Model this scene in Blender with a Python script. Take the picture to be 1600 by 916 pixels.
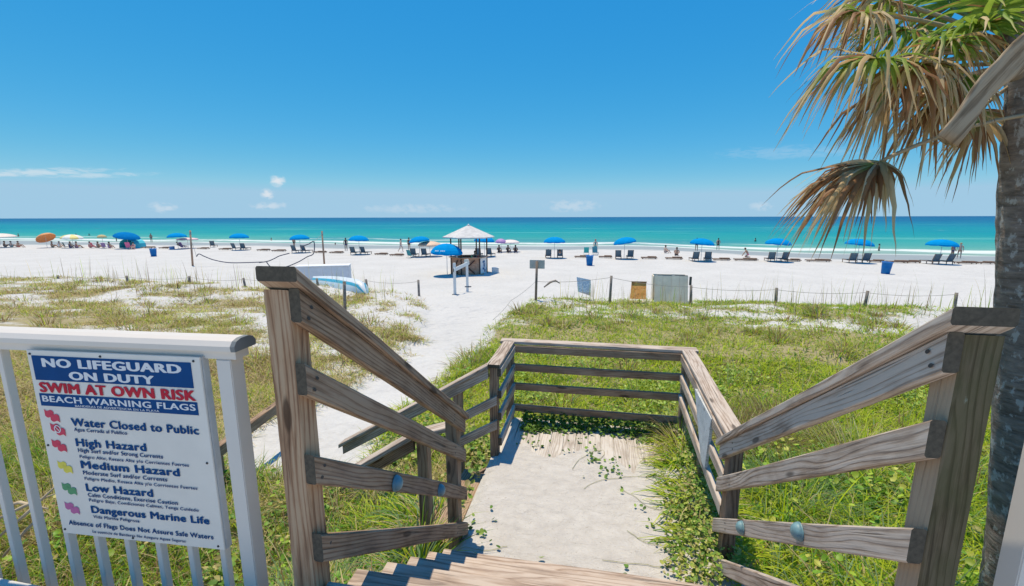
import bpy, bmesh, math, random
import numpy as np
from mathutils import Vector, Matrix
random.seed(7); RNG = np.random.default_rng(11)
for o in list(bpy.data.objects): bpy.data.objects.remove(o)
SC = bpy.context.scene; COL = SC.collection
rad = math.radians

# ------------------------------------------------------------------ camera
CZ = 4.4                                   # eye height above the dry beach
YAW, PITCH, ROLL, FPX = .1851, .1729, -.0025, 678.2
_f = Vector((-math.sin(YAW)*math.cos(PITCH), math.cos(YAW)*math.cos(PITCH), -math.sin(PITCH)))
_r0 = Vector((math.cos(YAW), math.sin(YAW), 0)); _u0 = _r0.cross(_f)
_r = _r0*math.cos(ROLL) + _u0*math.sin(ROLL); _u = _r.cross(_f)
cam_data = bpy.data.cameras.new('camera'); cam = bpy.data.objects.new('camera', cam_data); COL.objects.link(cam)
m = Matrix((_r, _u, -_f)).transposed().to_4x4(); m.translation = (0, 0, CZ); cam.matrix_world = m
cam_data.sensor_fit = 'HORIZONTAL'; cam_data.sensor_width = 36; cam_data.lens = FPX/1600*36
cam_data.clip_start = .05; cam_data.clip_end = 80000
SC.camera = cam
def ray(px, py): return _f + _r*((px-800)/FPX) - _u*((py-458)/FPX)
def at(px, py, z):                          # point of the level z seen at a pixel of the survey photo
    d = ray(px, py); k = (z-CZ)/d.z
    return Vector((d.x*k, d.y*k, z))
def aty(px, py, y):
    d = ray(px, py); k = y/d.y
    return Vector((d.x*k, y, CZ+d.z*k))

# ------------------------------------------------------------------ light, sky, exposure
SUN = Vector((-.15, .16, 1)).normalized()
sd = bpy.data.lights.new('sun', 'SUN'); sd.energy = 4.15; sd.angle = rad(.53); sd.color = (1, .87, .64)
so = bpy.data.objects.new('sun', sd); COL.objects.link(so)
so.rotation_euler = SUN.to_track_quat('Z', 'Y').to_euler(); so.location = (0, 0, 60)
world = bpy.data.worlds.new('World'); SC.world = world; world.use_nodes = True
SC.view_settings.view_transform = 'Standard'; SC.view_settings.look = 'None'
SC.view_settings.exposure = 0.2; SC.view_settings.gamma = 1

class NT:                                   # small helper for node graphs
    def __init__(s, tree): s.t = tree; s.n = tree.nodes; s.l = tree.links
    def new(s, typ, **kw):
        n = s.n.new(typ)
        for k, v in kw.items(): setattr(n, k, v)
        return n
    def set(s, sock, v):
        if isinstance(v, bpy.types.NodeSocket): s.l.new(v, sock)
        else: sock.default_value = v
    def math(s, op, a, b=None, c=None, clamp=False):
        n = s.new('ShaderNodeMath', operation=op, use_clamp=clamp); s.set(n.inputs[0], a)
        if b is not None: s.set(n.inputs[1], b)
        if c is not None: s.set(n.inputs[2], c)
        return n.outputs[0]
    def mix(s, f, a, b, mode='MIX'):
        n = s.new('ShaderNodeMix', data_type='RGBA', blend_type=mode)
        s.set(n.inputs[0], f)
        for sock, v in ((n.inputs[6], a), (n.inputs[7], b)):
            if isinstance(v, tuple) and len(v) == 3: v = v+(1,)
            s.set(sock, v)
        return n.outputs[2]
    def ramp(s, f, stops, interp='LINEAR'):
        n = s.new('ShaderNodeValToRGB'); e = n.color_ramp.elements; n.color_ramp.interpolation = interp
        while len(e) < len(stops): e.new(.5)
        for i, (p, c) in enumerate(stops):
            e[i].position = p; e[i].color = (tuple(c)+(1,))[:4] if isinstance(c, (tuple, list)) else (c, c, c, 1)
        s.set(n.inputs[0], f); return n.outputs[0]
    def noise(s, vec, scale, detail=3, rough=.5, dist=0, out=0):
        n = s.new('ShaderNodeTexNoise'); s.set(n.inputs['Vector'], vec)
        n.inputs['Scale'].default_value = scale; n.inputs['Detail'].default_value = detail
        n.inputs['Roughness'].default_value = rough; n.inputs['Distortion'].default_value = dist
        return n.outputs[out]
    def mapr(s, v, a, b, c=0., d=1., smooth=True):
        n = s.new('ShaderNodeMapRange', interpolation_type='SMOOTHSTEP' if smooth else 'LINEAR')
        s.set(n.inputs[0], v)
        for i, x in enumerate((a, b, c, d)): n.inputs[i+1].default_value = x
        return n.outputs[0]
    def mapping(s, vec, scale=(1, 1, 1), loc=(0, 0, 0)):
        n = s.new('ShaderNodeMapping'); s.set(n.inputs[0], vec); s.set(n.inputs[1], loc); s.set(n.inputs[3], scale)
        return n.outputs[0]
    def bump(s, h, strength=.3, dist=.01):
        n = s.new('ShaderNodeBump'); s.set(n.inputs['Height'], h)
        n.inputs['Strength'].default_value = strength; n.inputs['Distance'].default_value = dist
        return n.outputs[0]
    def sep(s, v):
        n = s.new('ShaderNodeSeparateXYZ'); s.set(n.inputs[0], v); return n.outputs

def build_world():
    N = NT(world.node_tree); N.n.clear()
    sky = N.new('ShaderNodeTexSky', sky_type='NISHITA', sun_disc=False)
    sky.sun_elevation = math.asin(SUN.z); sky.sun_rotation = math.atan2(SUN.x, SUN.y)
    sky.altitude = 0; sky.air_density = .6; sky.dust_density = 0; sky.ozone_density = 1.0
    # camera-like colour response of the clear sky, channel by channel
    cr, cg, cb = N.sep(sky.outputs[0]); cc = N.new('ShaderNodeCombineXYZ')
    for i, (c, gain, pw, top) in enumerate(((cr, 1.22, 1.75, .31), (cg, .72, .60, .51), (cb, .75, .2, .67))):
        v = N.math('MULTIPLY', N.math('POWER', N.math('MULTIPLY', c, .1), pw), gain)
        N.set(cc.inputs[i], N.math('MULTIPLY', N.math('MINIMUM', v, top), 1/SKY_STR))
    tc = N.new('ShaderNodeTexCoord')
    x, y, z = N.sep(tc.outputs['Generated'])
    q = N.math('DIVIDE', x, N.math('MAXIMUM', y, .05)); w = N.math('DIVIDE', z, N.math('MAXIMUM', y, .05))
    nz = N.noise(N.mapping(tc.outputs['Generated'], (14, 14, 60)), 3.0, 7, .62, .6)
    nz2 = N.noise(N.mapping(tc.outputs['Generated'], (20, 20, 34)), 3.2, 7, .6, .3)
    total = None
    # (pixel x, pixel y, half width, half height, strength, streaky)
    for px, py, hw, hh, st, kind in ((40, 270, 190, 9, .34, 0), (150, 274, 120, 6, .26, 0), (433, 283, 16, 12, .52, 1), (418, 303, 15, 11, .46, 1),
                                     (420, 322, 40, 9, .28, 1), (255, 324, 34, 11, .26, 1), (895, 322, 60, 14, .20, 1), (1190, 322, 26, 10, .2, 1),
                                     (640, 326, 120, 10, .16, 1), (1240, 238, 170, 15, .10, 0)):
        d = ray(px, py); q0 = d.x/d.y; w0 = d.z/d.y
        d2 = ray(px+hw, py); wq = abs(d2.x/d2.y-q0); d3 = ray(px, py-hh); wh = abs(d3.z/d3.y-w0)
        a = N.math('POWER', N.math('DIVIDE', N.math('SUBTRACT', q, q0), wq), 2.)
        b = N.math('POWER', N.math('DIVIDE', N.math('SUBTRACT', w, w0), wh), 2.)
        mask = N.math('SUBTRACT', 1., N.math('ADD', a, b), clamp=True)
        n = nz if kind == 0 else nz2
        v = N.math('ADD', n, N.math('MULTIPLY', mask, .30))
        c = N.math('MULTIPLY', N.math('MULTIPLY', N.mapr(v, .56, .86), mask), st*1.5)
        total = c if total is None else N.math('MAXIMUM', total, c)
    front = N.math('GREATER_THAN', y, .05)
    total = N.math('MULTIPLY', total, front)
    col = N.mix(total, cc.outputs[0], (7.4, 7.4, 7.6, 1))
    bg = N.new('ShaderNodeBackground'); N.l.new(col, bg.inputs[0]); bg.inputs[1].default_value = SKY_STR
    out = N.new('ShaderNodeOutputWorld'); N.l.new(bg.outputs[0], out.inputs[0])
SKY_STR = .1
build_world()

# ------------------------------------------------------------------ materials
MATS = {}
def new_mat(name):
    mt = bpy.data.materials.new(name); mt.use_nodes = True; N = NT(mt.node_tree); N.n.clear()
    out = N.new('ShaderNodeOutputMaterial'); p = N.new('ShaderNodeBsdfPrincipled'); N.l.new(p.outputs[0], out.inputs[0])
    return mt, N, p, out
def plain(name, col, rough=.6, var=.12, scale=6, metal=0, bump=0, spec=.5):
    if name in MATS: return MATS[name]
    mt, N, p, out = new_mat(name)
    tc = N.new('ShaderNodeTexCoord'); n = N.noise(tc.outputs['Object'], scale, 5, .6)
    c = N.mix(N.ramp(n, ((.3, 0.), (.7, 1.))), tuple(x*(1-var) for x in col), tuple(min(1, x*(1+var)) for x in col))
    N.set(p.inputs['Base Color'], c); p.inputs['Roughness'].default_value = rough; p.inputs['Metallic'].default_value = metal
    p.inputs['Specular IOR Level'].default_value = spec
    if bump: N.set(p.inputs['Normal'], N.bump(N.noise(tc.outputs['Object'], scale*8, 4), bump, .004))
    MATS[name] = mt; return mt
def wood(name, dark, mid, light, green=0., grey=.3, rough=.85):
    mt, N, p, out = new_mat(name)
    tc = N.new('ShaderNodeTexCoord'); oi = N.new('ShaderNodeObjectInfo')
    rnd = oi.outputs['Random']
    off = N.new('ShaderNodeCombineXYZ')
    N.set(off.inputs[0], N.math('MULTIPLY', rnd, 37.)); N.set(off.inputs[1], N.math('MULTIPLY', N.math('SINE', N.math('MULTIPLY', rnd, 91.)), .05))
    N.set(off.inputs[2], N.math('MULTIPLY_ADD', N.math('SINE', N.math('MULTIPLY', rnd, 57.)), .03, .05))
    P = N.new('ShaderNodeVectorMath', operation='ADD'); N.l.new(tc.outputs['Object'], P.inputs[0]); N.l.new(off.outputs[0], P.inputs[1])
    P = P.outputs[0]
    # growth rings round an off-centre pith that wanders along the board: cathedral figure
    warp = N.noise(N.mapping(P, (.9, 4, 4)), 1.1, 2, .45, 0, 1)
    wv = N.new('ShaderNodeVectorMath', operation='MULTIPLY_ADD'); N.l.new(warp, wv.inputs[0]); wv.inputs[1].default_value = (0, .11, .11); N.l.new(P, wv.inputs[2])
    x, y, z = N.sep(wv.outputs[0])
    r = N.math('SQRT', N.math('ADD', N.math('POWER', y, 2.), N.math('POWER', z, 2.)))
    saw = N.math('FRACT', N.math('MULTIPLY', N.math('ADD', r, N.math('MULTIPLY', N.noise(N.mapping(P, (.7, 14, 14)), 1.0, 2, .5), .035)), 62.))
    ring = N.ramp(saw, ((0, .62), (.45, .80), (.78, .40), (.9, .12), (1, .55)))
    fib = N.noise(N.mapping(P, (4, 160, 160)), 1.0, 4, .65)
    blot = N.noise(N.mapping(P, (2.5, 9, 9)), 1.3, 4, .6)
    v = N.math('ADD', N.math('ADD', N.math('MULTIPLY', ring, N.math('MULTIPLY_ADD', blot, .9, .05)), N.math('MULTIPLY_ADD', rnd, .12, -.02)), N.math('ADD', N.math('MULTIPLY', fib, .66), N.math('MULTIPLY', blot, .40)))
    c = N.ramp(v, ((.50, dark), (.80, mid), (1.0, light)))
    # long drying cracks
    cr = N.noise(N.mapping(P, (1.3, 55, 55)), 1.0, 2, .5)
    crk = N.mapr(cr, .66, .72)
    c = N.mix(N.math('MULTIPLY', crk, .75), c, tuple(d*.35 for d in dark))
    # knots
    vo = N.new('ShaderNodeTexVoronoi'); N.l.new(N.mapping(P, (2.2, 9, 9)), vo.inputs['Vector']); vo.inputs['Scale'].default_value = .9
    kn = N.mapr(vo.outputs['Distance'], .16, .09)
    c = N.mix(N.math('MULTIPLY', kn, .8), c, tuple(d*.45 for d in dark))
    # grey weathering in cloudy patches
    gw = N.ramp(N.noise(N.mapping(P, (1.6, 6, 6)), 1.7, 5, .6), ((.35, 0.), (.7, 1.)))
    c = N.mix(N.math('MULTIPLY', gw, grey), c, (.34, .325, .31))
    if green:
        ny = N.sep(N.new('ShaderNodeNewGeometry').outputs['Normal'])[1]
        north = N.mapr(ny, -.35, -.75)                       # landward face gets algae; sunlit tone is painted into the other faces
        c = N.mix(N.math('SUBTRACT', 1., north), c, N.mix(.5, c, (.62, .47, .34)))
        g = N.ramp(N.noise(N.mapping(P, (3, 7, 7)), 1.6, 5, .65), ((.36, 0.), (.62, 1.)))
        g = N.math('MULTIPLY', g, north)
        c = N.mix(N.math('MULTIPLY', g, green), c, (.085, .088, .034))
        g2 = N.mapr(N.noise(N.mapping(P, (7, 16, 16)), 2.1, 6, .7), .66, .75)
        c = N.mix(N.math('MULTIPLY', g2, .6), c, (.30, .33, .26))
    N.set(p.inputs['Base Color'], c); p.inputs['Roughness'].default_value = rough; p.inputs['Specular IOR Level'].default_value = .25
    h = N.math('SUBTRACT', N.math('ADD', N.math('MULTIPLY', fib, .6), N.math('MULTIPLY', ring, .5)), N.math('MULTIPLY', crk, 1.6))
    N.set(p.inputs['Normal'], N.bump(h, .55, .003))
    MATS[name] = mt; return mt
WOOD = wood('weathered_wood', (.085, .049, .029), (.285, .180, .112), (.395, .28, .19), 0, .18)
WOODR = wood('weathered_wood_pale', (.115, .075, .052), (.40, .305, .24), (.57, .48, .41), 0, .22)
WOODG = wood('algae_lit_side_wood', (.04, .027, .014), (.105, .075, .040), (.175, .13, .078), .5, .03)
WOODT = wood('tread_wood', (.16, .105, .078), (.42, .315, .25), (.56, .46, .39), 0, .25)
WOODF = wood('fence_post_wood', (.09, .065, .05), (.20, .16, .13), (.30, .26, .23), 0, .4)
WOODK = wood('lounger_wood', (.13, .075, .05), (.27, .16, .105), (.36, .25, .18), 0, .1)
ENDG = plain('end_grain', (.095, .075, .052), .9, .35, 60)
WOODL = wood('reddish_post_wood', (.13, .062, .032), (.40, .225, .125), (.52, .345, .215), 0, .06)
NAIL = plain('dark_nail', (.05, .045, .045), .7)
ALU = plain('white_aluminium', (.69, .625, .56), .4, .03, 3, spec=.35)
ALUCAP = plain('grey_end_cap', (.17, .18, .18), .6)

def sand_material():
    mt, N, p, out = new_mat('white_sand')
    geo = N.new('ShaderNodeNewGeometry'); P = geo.outputs['Position']
    at_ = N.new('ShaderNodeAttribute', attribute_name='veg'); veg = at_.outputs['Fac']
    n1 = N.noise(P, .35, 5, .6); n2 = N.noise(P, 9, 6, .65); n3 = N.noise(P, 120, 3, .7)
    v = N.math('ADD', N.math('MULTIPLY', n1, .4), N.math('ADD', N.math('MULTIPLY', n2, .4), N.math('MULTIPLY', n3, .2)))
    c = N.ramp(v, ((.3, (.47, .46, .45)), (.7, (.64, .625, .615))))
    # dry leaf litter and humus among the plants
    lit = N.noise(P, 22, 6, .75); lit2 = N.noise(P, 3.1, 5, .6)
    lm = N.mapr(N.math('ADD', N.math('MULTIPLY', veg, .55), N.math('ADD', N.math('MULTIPLY', lit, .5), N.math('MULTIPLY', lit2, .4))), .66, .92)
    lm = N.math('MULTIPLY', lm, N.math('MINIMUM', N.math('MULTIPLY', veg, 2.2), 1.))
    lc = N.ramp(N.noise(P, 60, 4, .7), ((.3, (.20, .16, .07)), (.7, (.46, .40, .24))))
    c = N.mix(lm, c, lc)
    z = N.sep(P)[2]
    wet = N.mapr(N.math('ADD', z, N.math('MULTIPLY', N.math('SUBTRACT', n1, .5), .10)), -.05, -.15)
    c = N.mix(N.math('MULTIPLY', wet, .92), c, (.27, .305, .315))
    N.set(p.inputs['Base Color'], c)
    N.set(p.inputs['Roughness'], N.math('MULTIPLY_ADD', wet, -.35, .95)); p.inputs['Specular IOR Level'].default_value = .25
    # footprints and ripples
    vo = N.new('ShaderNodeTexVoronoi', feature='SMOOTH_F1'); N.l.new(P, vo.inputs['Vector']); vo.inputs['Scale'].default_value = 2.6
    h = N.math('ADD', N.math('MULTIPLY', N.mapr(vo.outputs['Distance'], .1, .5), .5), N.math('ADD', N.math('MULTIPLY', N.noise(P, 5, 4, .6), .7), N.math('MULTIPLY', n3, .06)))
    h = N.math('MULTIPLY', h, N.math('SUBTRACT', 1., N.math('MULTIPLY', wet, .9)))
    N.set(p.inputs['Normal'], N.bump(h, .8, .10))
    return mt
SAND = sand_material()

def drift_material():
    mt, N, p, out = new_mat('drift_sand')
    geo = N.new('ShaderNodeNewGeometry'); P = geo.outputs['Position']
    n2 = N.noise(P, 9, 6, .65); n3 = N.noise(P, 140, 3, .7); n4 = N.noise(P, 60, 2, .5)
    v = N.math('ADD', N.math('MULTIPLY', n2, .7), N.math('MULTIPLY', n3, .3))
    c = N.ramp(v, ((.3, (.49, .46, .435)), (.7, (.64, .61, .58))))
    c = N.mix(N.math('MULTIPLY', N.mapr(n4, .66, .73), .6), c, (.27, .22, .16)); c = N.mix(N.math('MULTIPLY', N.mapr(N.noise(P, 2.2, 5, .6), .48, .66), .30), c, (.50, .465, .435))
    N.set(p.inputs['Base Color'], c); p.inputs['Roughness'].default_value = .95; p.inputs['Specular IOR Level'].default_value = .2
    h = N.math('ADD', N.math('MULTIPLY', N.noise(N.mapping(P, (7, 12, 7)), 1., 5, .6, .6), .8), N.math('MULTIPLY', n3, .12))
    N.set(p.inputs['Normal'], N.bump(h, .9, .06))
    return mt
DRIFT = drift_material()

def foliage(name, transl=.35, rough=.55, attr='tint'):
    mt, N, p, out = new_mat(name)
    a = N.new('ShaderNodeAttribute', attribute_name=attr); c = a.outputs['Color']
    N.set(p.inputs['Base Color'], c); p.inputs['Roughness'].default_value = rough; p.inputs['Specular IOR Level'].default_value = .25
    tr = N.new('ShaderNodeBsdfTranslucent'); N.set(tr.inputs[0], c)
    mx = N.new('ShaderNodeMixShader'); mx.inputs[0].default_value = transl
    N.l.new(p.outputs[0], mx.inputs[1]); N.l.new(tr.outputs[0], mx.inputs[2]); N.l.new(mx.outputs[0], out.inputs[0])
    MATS[name] = mt; return mt
GRASS = foliage('grass_blade', .5); LEAF = foliage('ground_cover_leaf', .28, .45); FROND = foliage('palm_frond', .42, .5)

# ------------------------------------------------------------------ object helpers
def obj(name, mesh, mat=None, parent=None):
    o = bpy.data.objects.new(name, mesh); COL.objects.link(o)
    if mat is not None:
        for mm in (mat if isinstance(mat, (list, tuple)) else [mat]): mesh.materials.append(mm)
    if parent is not None: o.parent = parent
    return o
def from_bm(name, bm, mat=None, parent=None, smooth=False):
    me = bpy.data.meshes.new(name); bmesh.ops.recalc_face_normals(bm, faces=bm.faces[:]); bm.to_mesh(me); bm.free()
    if smooth: me.shade_smooth()
    return obj(name, me, mat, parent)
def thing(name, label, cat, loc=(0, 0, 0), rz=0, group=None):
    o = bpy.data.objects.new(name, None); COL.objects.link(o); o.empty_display_size = .2
    o.location = loc; o.rotation_euler = (0, 0, rz); return tag(o, label, cat, group)
def tag(o, label, cat, group=None):
    o['label'] = label; o['category'] = cat
    if group: o['group'] = group
    return o
def struct(o): o['kind'] = 'structure'; return o
def stuff(o, label, cat): o['kind'] = 'stuff'; return tag(o, label, cat)
def dup(root, loc, rz=None, label=None, group=None, scale=None):
    r = root.copy(); COL.objects.link(r); r.location = loc
    if rz is not None: r.rotation_euler = (0, 0, rz)
    if scale is not None: r.scale = (scale,)*3
    if label: r['label'] = label
    if group: r['group'] = group
    for ch in list(root.children):
        c = ch.copy(); COL.objects.link(c); c.parent = r
        for g in list(ch.children):
            d = g.copy(); COL.objects.link(d); d.parent = c
    return r
def bm_box(bm, c, s, rot=None):
    vs = []
    for i in (-.5, .5):
        for j in (-.5, .5):
            for k in (-.5, .5):
                v = Vector((i*s[0], j*s[1], k*s[2]))
                if rot is not None: v = rot @ v
                vs.append(bm.verts.new(v+Vector(c)))
    for f in ((0, 1, 3, 2), (4, 6, 7, 5), (0, 4, 5, 1), (2, 3, 7, 6), (0, 2, 6, 4), (1, 5, 7, 3)): bm.faces.new([vs[i] for i in f])
def box(name, c, s, mat, parent=None, bev=.004, rot=None):
    bm = bmesh.new(); bm_box(bm, c, s, rot)
    if bev: bmesh.ops.bevel(bm, geom=bm.edges[:], offset=bev, segments=2, affect='EDGES')
    return from_bm(name, bm, mat, parent)
def bm_tube(bm, pts, r, n=8, caps=True):
    pts = [Vector(p) for p in pts]; rr = r if isinstance(r, (list, tuple)) else [r]*len(pts); rings = []
    for i, p in enumerate(pts):
        d = (pts[min(i+1, len(pts)-1)]-pts[max(i-1, 0)]).normalized()
        a = d.cross(Vector((0, 0, 1)) if abs(d.z) < .9 else Vector((1, 0, 0))).normalized(); b = d.cross(a)
        rings.append([bm.verts.new(p+(a*math.cos(2*math.pi*k/n)+b*math.sin(2*math.pi*k/n))*rr[i]) for k in range(n)])
    for A, B in zip(rings, rings[1:]):
        for k in range(n): bm.faces.new((A[k], A[(k+1) % n], B[(k+1) % n], B[k]))
    if caps: bm.faces.new(rings[0][::-1]); bm.faces.new(rings[-1])
def tube(name, pts, r, mat, parent=None, n=8, smooth=True):
    bm = bmesh.new(); bm_tube(bm, pts, r, n); return from_bm(name, bm, mat, parent, smooth)
def lathe(name, prof, mat, parent=None, n=20, smooth=True):
    bm = bmesh.new(); rings = []
    for r_, z in prof: rings.append([bm.verts.new((r_*math.cos(2*math.pi*k/n), r_*math.sin(2*math.pi*k/n), z)) for k in range(n)])
    for A, B in zip(rings, rings[1:]):
        for k in range(n): bm.faces.new((A[k], A[(k+1) % n], B[(k+1) % n], B[k]))
    bm.faces.new(rings[0][::-1]); bm.faces.new(rings[-1])
    return from_bm(name, bm, mat, parent, smooth)

def board(name, a, b, w, h, mat, parent=None, plumb=False, side=None, ch=.005, cut=None, nails=(), jit=.0012):
    """sawn board: local X runs along the grain from a to b, local Y = width w, local Z = height h."""
    a = Vector(a); b = Vector(b); L = (b-a).length; d = (b-a).normalized()
    if side is None: side = Vector((0, 0, 1)).cross(d) if abs(d.z) < .95 else Vector((1, 0, 0))
    s = (Vector(side)-d*d.dot(Vector(side))).normalized(); u = d.cross(s)
    M = Matrix((d, s, u)).transposed().to_4x4(); M.translation = a
    sec = [(-w/2+ch, -h/2), (w/2-ch, -h/2), (w/2, -h/2+ch), (w/2, h/2-ch), (w/2-ch, h/2), (-w/2+ch, h/2), (-w/2, h/2-ch), (-w/2, -h/2+ch)]
    bm = bmesh.new(); n = max(2, int(L/.12)); rings = []
    ph = random.random()*9
    for i in range(n+1):
        x = L*i/n; ring = []
        oy = jit*1.6*math.sin(ph+x*3.1); oz = jit*1.6*math.cos(ph*1.7+x*2.3)
        for (yy, zz) in sec:
            xx = x + (zz*d.z/u.z if plumb and i in (0, n) else 0)
            v = Vector((xx, yy+oy+random.uniform(-jit, jit)*.5, zz+oz+random.uniform(-jit, jit)*.5))
            if cut and i == n:                      # saw the top end to a slope: (slope, y0) in world Y
                wv = M @ v; wv.z -= cut[0]*(wv.y-cut[1]); v = M.inverted() @ wv
            ring.append(bm.verts.new(v))
        rings.append(ring)
    for A, B in zip(rings, rings[1:]):
        for k in range(8): bm.faces.new((A[k], A[(k+1) % 8], B[(k+1) % 8], B[k]))
    for rg_ in (rings[0][::-1], rings[-1]): bm.faces.new(rg_).material_index = 2
    bmesh.ops.recalc_face_normals(bm, faces=bm.faces[:])
    for (nx, nz, sgn) in nails:                     # sunken nail heads on the side face
        vs = [bm.verts.new((nx+.0075*math.cos(t)*1.3, sgn*(w/2+.0016), nz+.006*math.sin(t))) for t in np.linspace(0, 2*math.pi, 9)[:-1]]
        f = bm.faces.new(vs); f.material_index = 1
    me = bpy.data.meshes.new(name); bm.to_mesh(me); bm.free()
    o = obj(name, me, [mat, NAIL, ENDG], parent)
    o.matrix_world = M if parent is None else M
    if parent is not None:
        o.parent = parent; o.matrix_parent_inverse = Matrix.Identity(4); o.matrix_local = parent_mat(parent).inverted() @ M
    return o
def parent_mat(p):
    M = Matrix.LocRotScale(p.location, p.rotation_euler, p.scale)
    return M if p.parent is None else parent_mat(p.parent) @ M

# value noise in numpy
def _hash(ix, iy, s): 
    h = (ix.astype(np.int64)*374761393 + iy.astype(np.int64)*668265263 + s*1442695041) & 0x7fffffff
    h = ((h ^ (h >> 13))*1274126177) & 0x7fffffff
    return ((h ^ (h >> 16)) & 0xffff)/65535.
def vnoise(x, y, s=0):
    ix = np.floor(x); iy = np.floor(y); fx = x-ix; fy = y-iy; fx = fx*fx*(3-2*fx); fy = fy*fy*(3-2*fy)
    a = _hash(ix, iy, s); b = _hash(ix+1, iy, s); c = _hash(ix, iy+1, s); d = _hash(ix+1, iy+1, s)
    return (a*(1-fx)+b*fx)*(1-fy)+(c*(1-fx)+d*fx)*fy
def fbm(x, y, s=0, o=4):
    t = 0; a = .5; 
    for i in range(o): t = t+a*vnoise(x*2**i, y*2**i, s+i*17); a *= .5
    return t/(1-.5**o)
def sstep(a, b, x): t = np.clip((x-a)/(b-a), 0, 1); return t*t*(3-2*t)

# ------------------------------------------------------------------ ground, sea
SEA = -.35
PY = [2.6, 3.4, 5, 6.4, 7.5, 9.3, 12, 15.2, 19, 22, 26]
PL = [-2.5, -3.3, -5.5, -5.2, -4.6, -4.9, -5.4, -6.3, -7.9, -10., -30]
PY2 = [2.6, 4.3, 5, 6.6, 8.6, 12, 16.5, 19, 21, 23, 26]
PR = [-2.4, -2.4, -2.8, -3.05, -3.2, -3.2, -3.35, -3.0, -2.5, 1, 60]
def path_mask(x, y):
    l = np.interp(y, PY, PL); r = np.interp(y, PY2, PR); e = (fbm(x*1.3, y*1.3, 5)-.5)*1.1
    m = sstep(-.35, .35, x-l+e)*sstep(-.35, .35, r-x+e)
    return m*sstep(4.1, 4.8, y+.3*(fbm(x*1.5, y*1.5, 8)-.5))
def waterline(x): return 71-9*sstep(4, 32, x)+1.6*np.sin(x*.09+1)+1.0*np.sin(x*.21)
def ground(x, y):
    x = np.asarray(x, float); y = np.asarray(y, float)
    z = np.interp(y, [-30, 6, 11, 16, 20.6, 22.3, 24.5, 30, 2000], [1.2, 1.15, .9, .62, .46, .34, .05, 0, 0])
    dune = sstep(2.5, 6, y)*(1-sstep(21, 24, y))
    z = z+dune*(fbm(x*.22, y*.3, 3)-.5)*.55+dune*(fbm(x*.9, y*.9, 9)-.5)*.16
    z = z+dune*.16*sstep(-9, -14, x)*sstep(14, 19, y)
    z = z+.50*np.exp(-((x+1.75)/.8)**2-((y-1.9)/1.15)**2)+.45*np.exp(-((x-2.3)/1.1)**2-((y-2.3)/1.8)**2)
    z = z-.12*path_mask(x, y)*(1-sstep(20, 24, y))
    beach = sstep(23, 26, y)
    z = z+beach*(fbm(x*.35, y*.35, 21)-.5)*.09*(1-sstep(48, 60, y))
    shore = SEA+.022*(waterline(x)-y)
    z = np.where(y > 40, np.minimum(z, shore+.02), z)
    return np.maximum(z, -4)
def gz(x, y): return float(ground(np.array([x]), np.array([y]))[0])
def veg(x, y):
    """how thickly plants grow (0..1)"""
    d = sstep(1.0, 2.5, y+np.abs(x)*.4)*(1-sstep(20.8, 22.6, y+(fbm(x*.5, y*.2, 31)-.5)*3))
    pm = path_mask(x, y)
    n = fbm(x*.45, y*.55, 41); n2 = fbm(x*1.7, y*1.9, 43)
    left = sstep(-3.2, -4.6, x)
    far = sstep(10.5, 17, y)
    thr = .36*left*sstep(5, 9, y)+.37*far*(1-left)+.07*far*left
    v = sstep(thr-.04, thr+.22, .6*n+.4*n2)
    v = np.where((left < .5) & (y < 10.5), np.maximum(v, .85), v)
    # bare shelves of sand
    bare = np.exp(-((x+11.5)/4.2)**2-((y-14.5)/2.2)**2)+.9*np.exp(-((x-14)/7)**2-((y-16)/1.4)**2)+.6*np.exp(-((x-5)/4)**2-((y-18.2)/1.)**2)
    v = v*(1-np.clip(bare*1.1, 0, .93)*(n2 < .62))
    under = ((np.abs(x) < 1.02) & (y < 5.15))
    side = (x < -.9) & (x > -2.3) & (y > 3.0) & (y < 4.25)
    return np.where(under | side, 0, d*v*(1-pm))
def grid_mesh(name, xs, ys, zf, mat, attr=None):
    X, Y = np.meshgrid(xs, ys); Z = zf(X, Y); nx, ny = len(xs), len(ys)
    v = np.stack([X, Y, Z], -1).reshape(-1, 3)
    i = np.arange(nx*ny).reshape(ny, nx)
    f = np.stack([i[:-1, :-1], i[:-1, 1:], i[1:, 1:], i[1:, :-1]], -1).reshape(-1, 4)
    me = mesh_np(name, v, f)
    me.shade_smooth()
    if attr is not None:
        a = me.attributes.new('veg', 'FLOAT', 'POINT'); a.data.foreach_set('value', attr(X, Y).reshape(-1).astype(np.float32))
    return obj(name, me, mat)
def mesh_np(name, v, f, tris=None):
    me = bpy.data.meshes.new(name)
    nv = len(v); me.vertices.add(nv); me.vertices.foreach_set('co', np.ascontiguousarray(v, np.float32).reshape(-1))
    loops = []; starts = []; k = 0
    for arr in ([f] if tris is None else [f, tris]):
        if arr is None or len(arr) == 0: continue
        n, c = arr.shape; loops.append(arr.reshape(-1)); starts.append(k+np.arange(n)*c); k += n*c
    loops = np.concatenate(loops).astype(np.int32); starts = np.concatenate(starts).astype(np.int32)
    me.loops.add(len(loops)); me.loops.foreach_set('vertex_index', loops)
    me.polygons.add(len(starts)); me.polygons.foreach_set('loop_start', starts)
    me.update(calc_edges=True); me.validate()
    return me
def spread(a, b, step, far, grow=1.18):
    core = list(np.arange(a, b, step)); s = step; lo = [a]; 
    while lo[-1] > -far: s *= grow; lo.append(lo[-1]-s)
    s = step; hi = [core[-1]]
    while hi[-1] < far: s *= grow; hi.append(hi[-1]+s)
    return np.array(lo[::-1][:-1]+core+hi[1:])
xs = spread(-13, 13, .16, 1500); ys = np.concatenate([np.arange(-40, -2, 2.), np.arange(-2, 26, .16), np.arange(26, 50, .5), np.arange(50, 100, 1.2), np.arange(100, 400, 20)])
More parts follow.
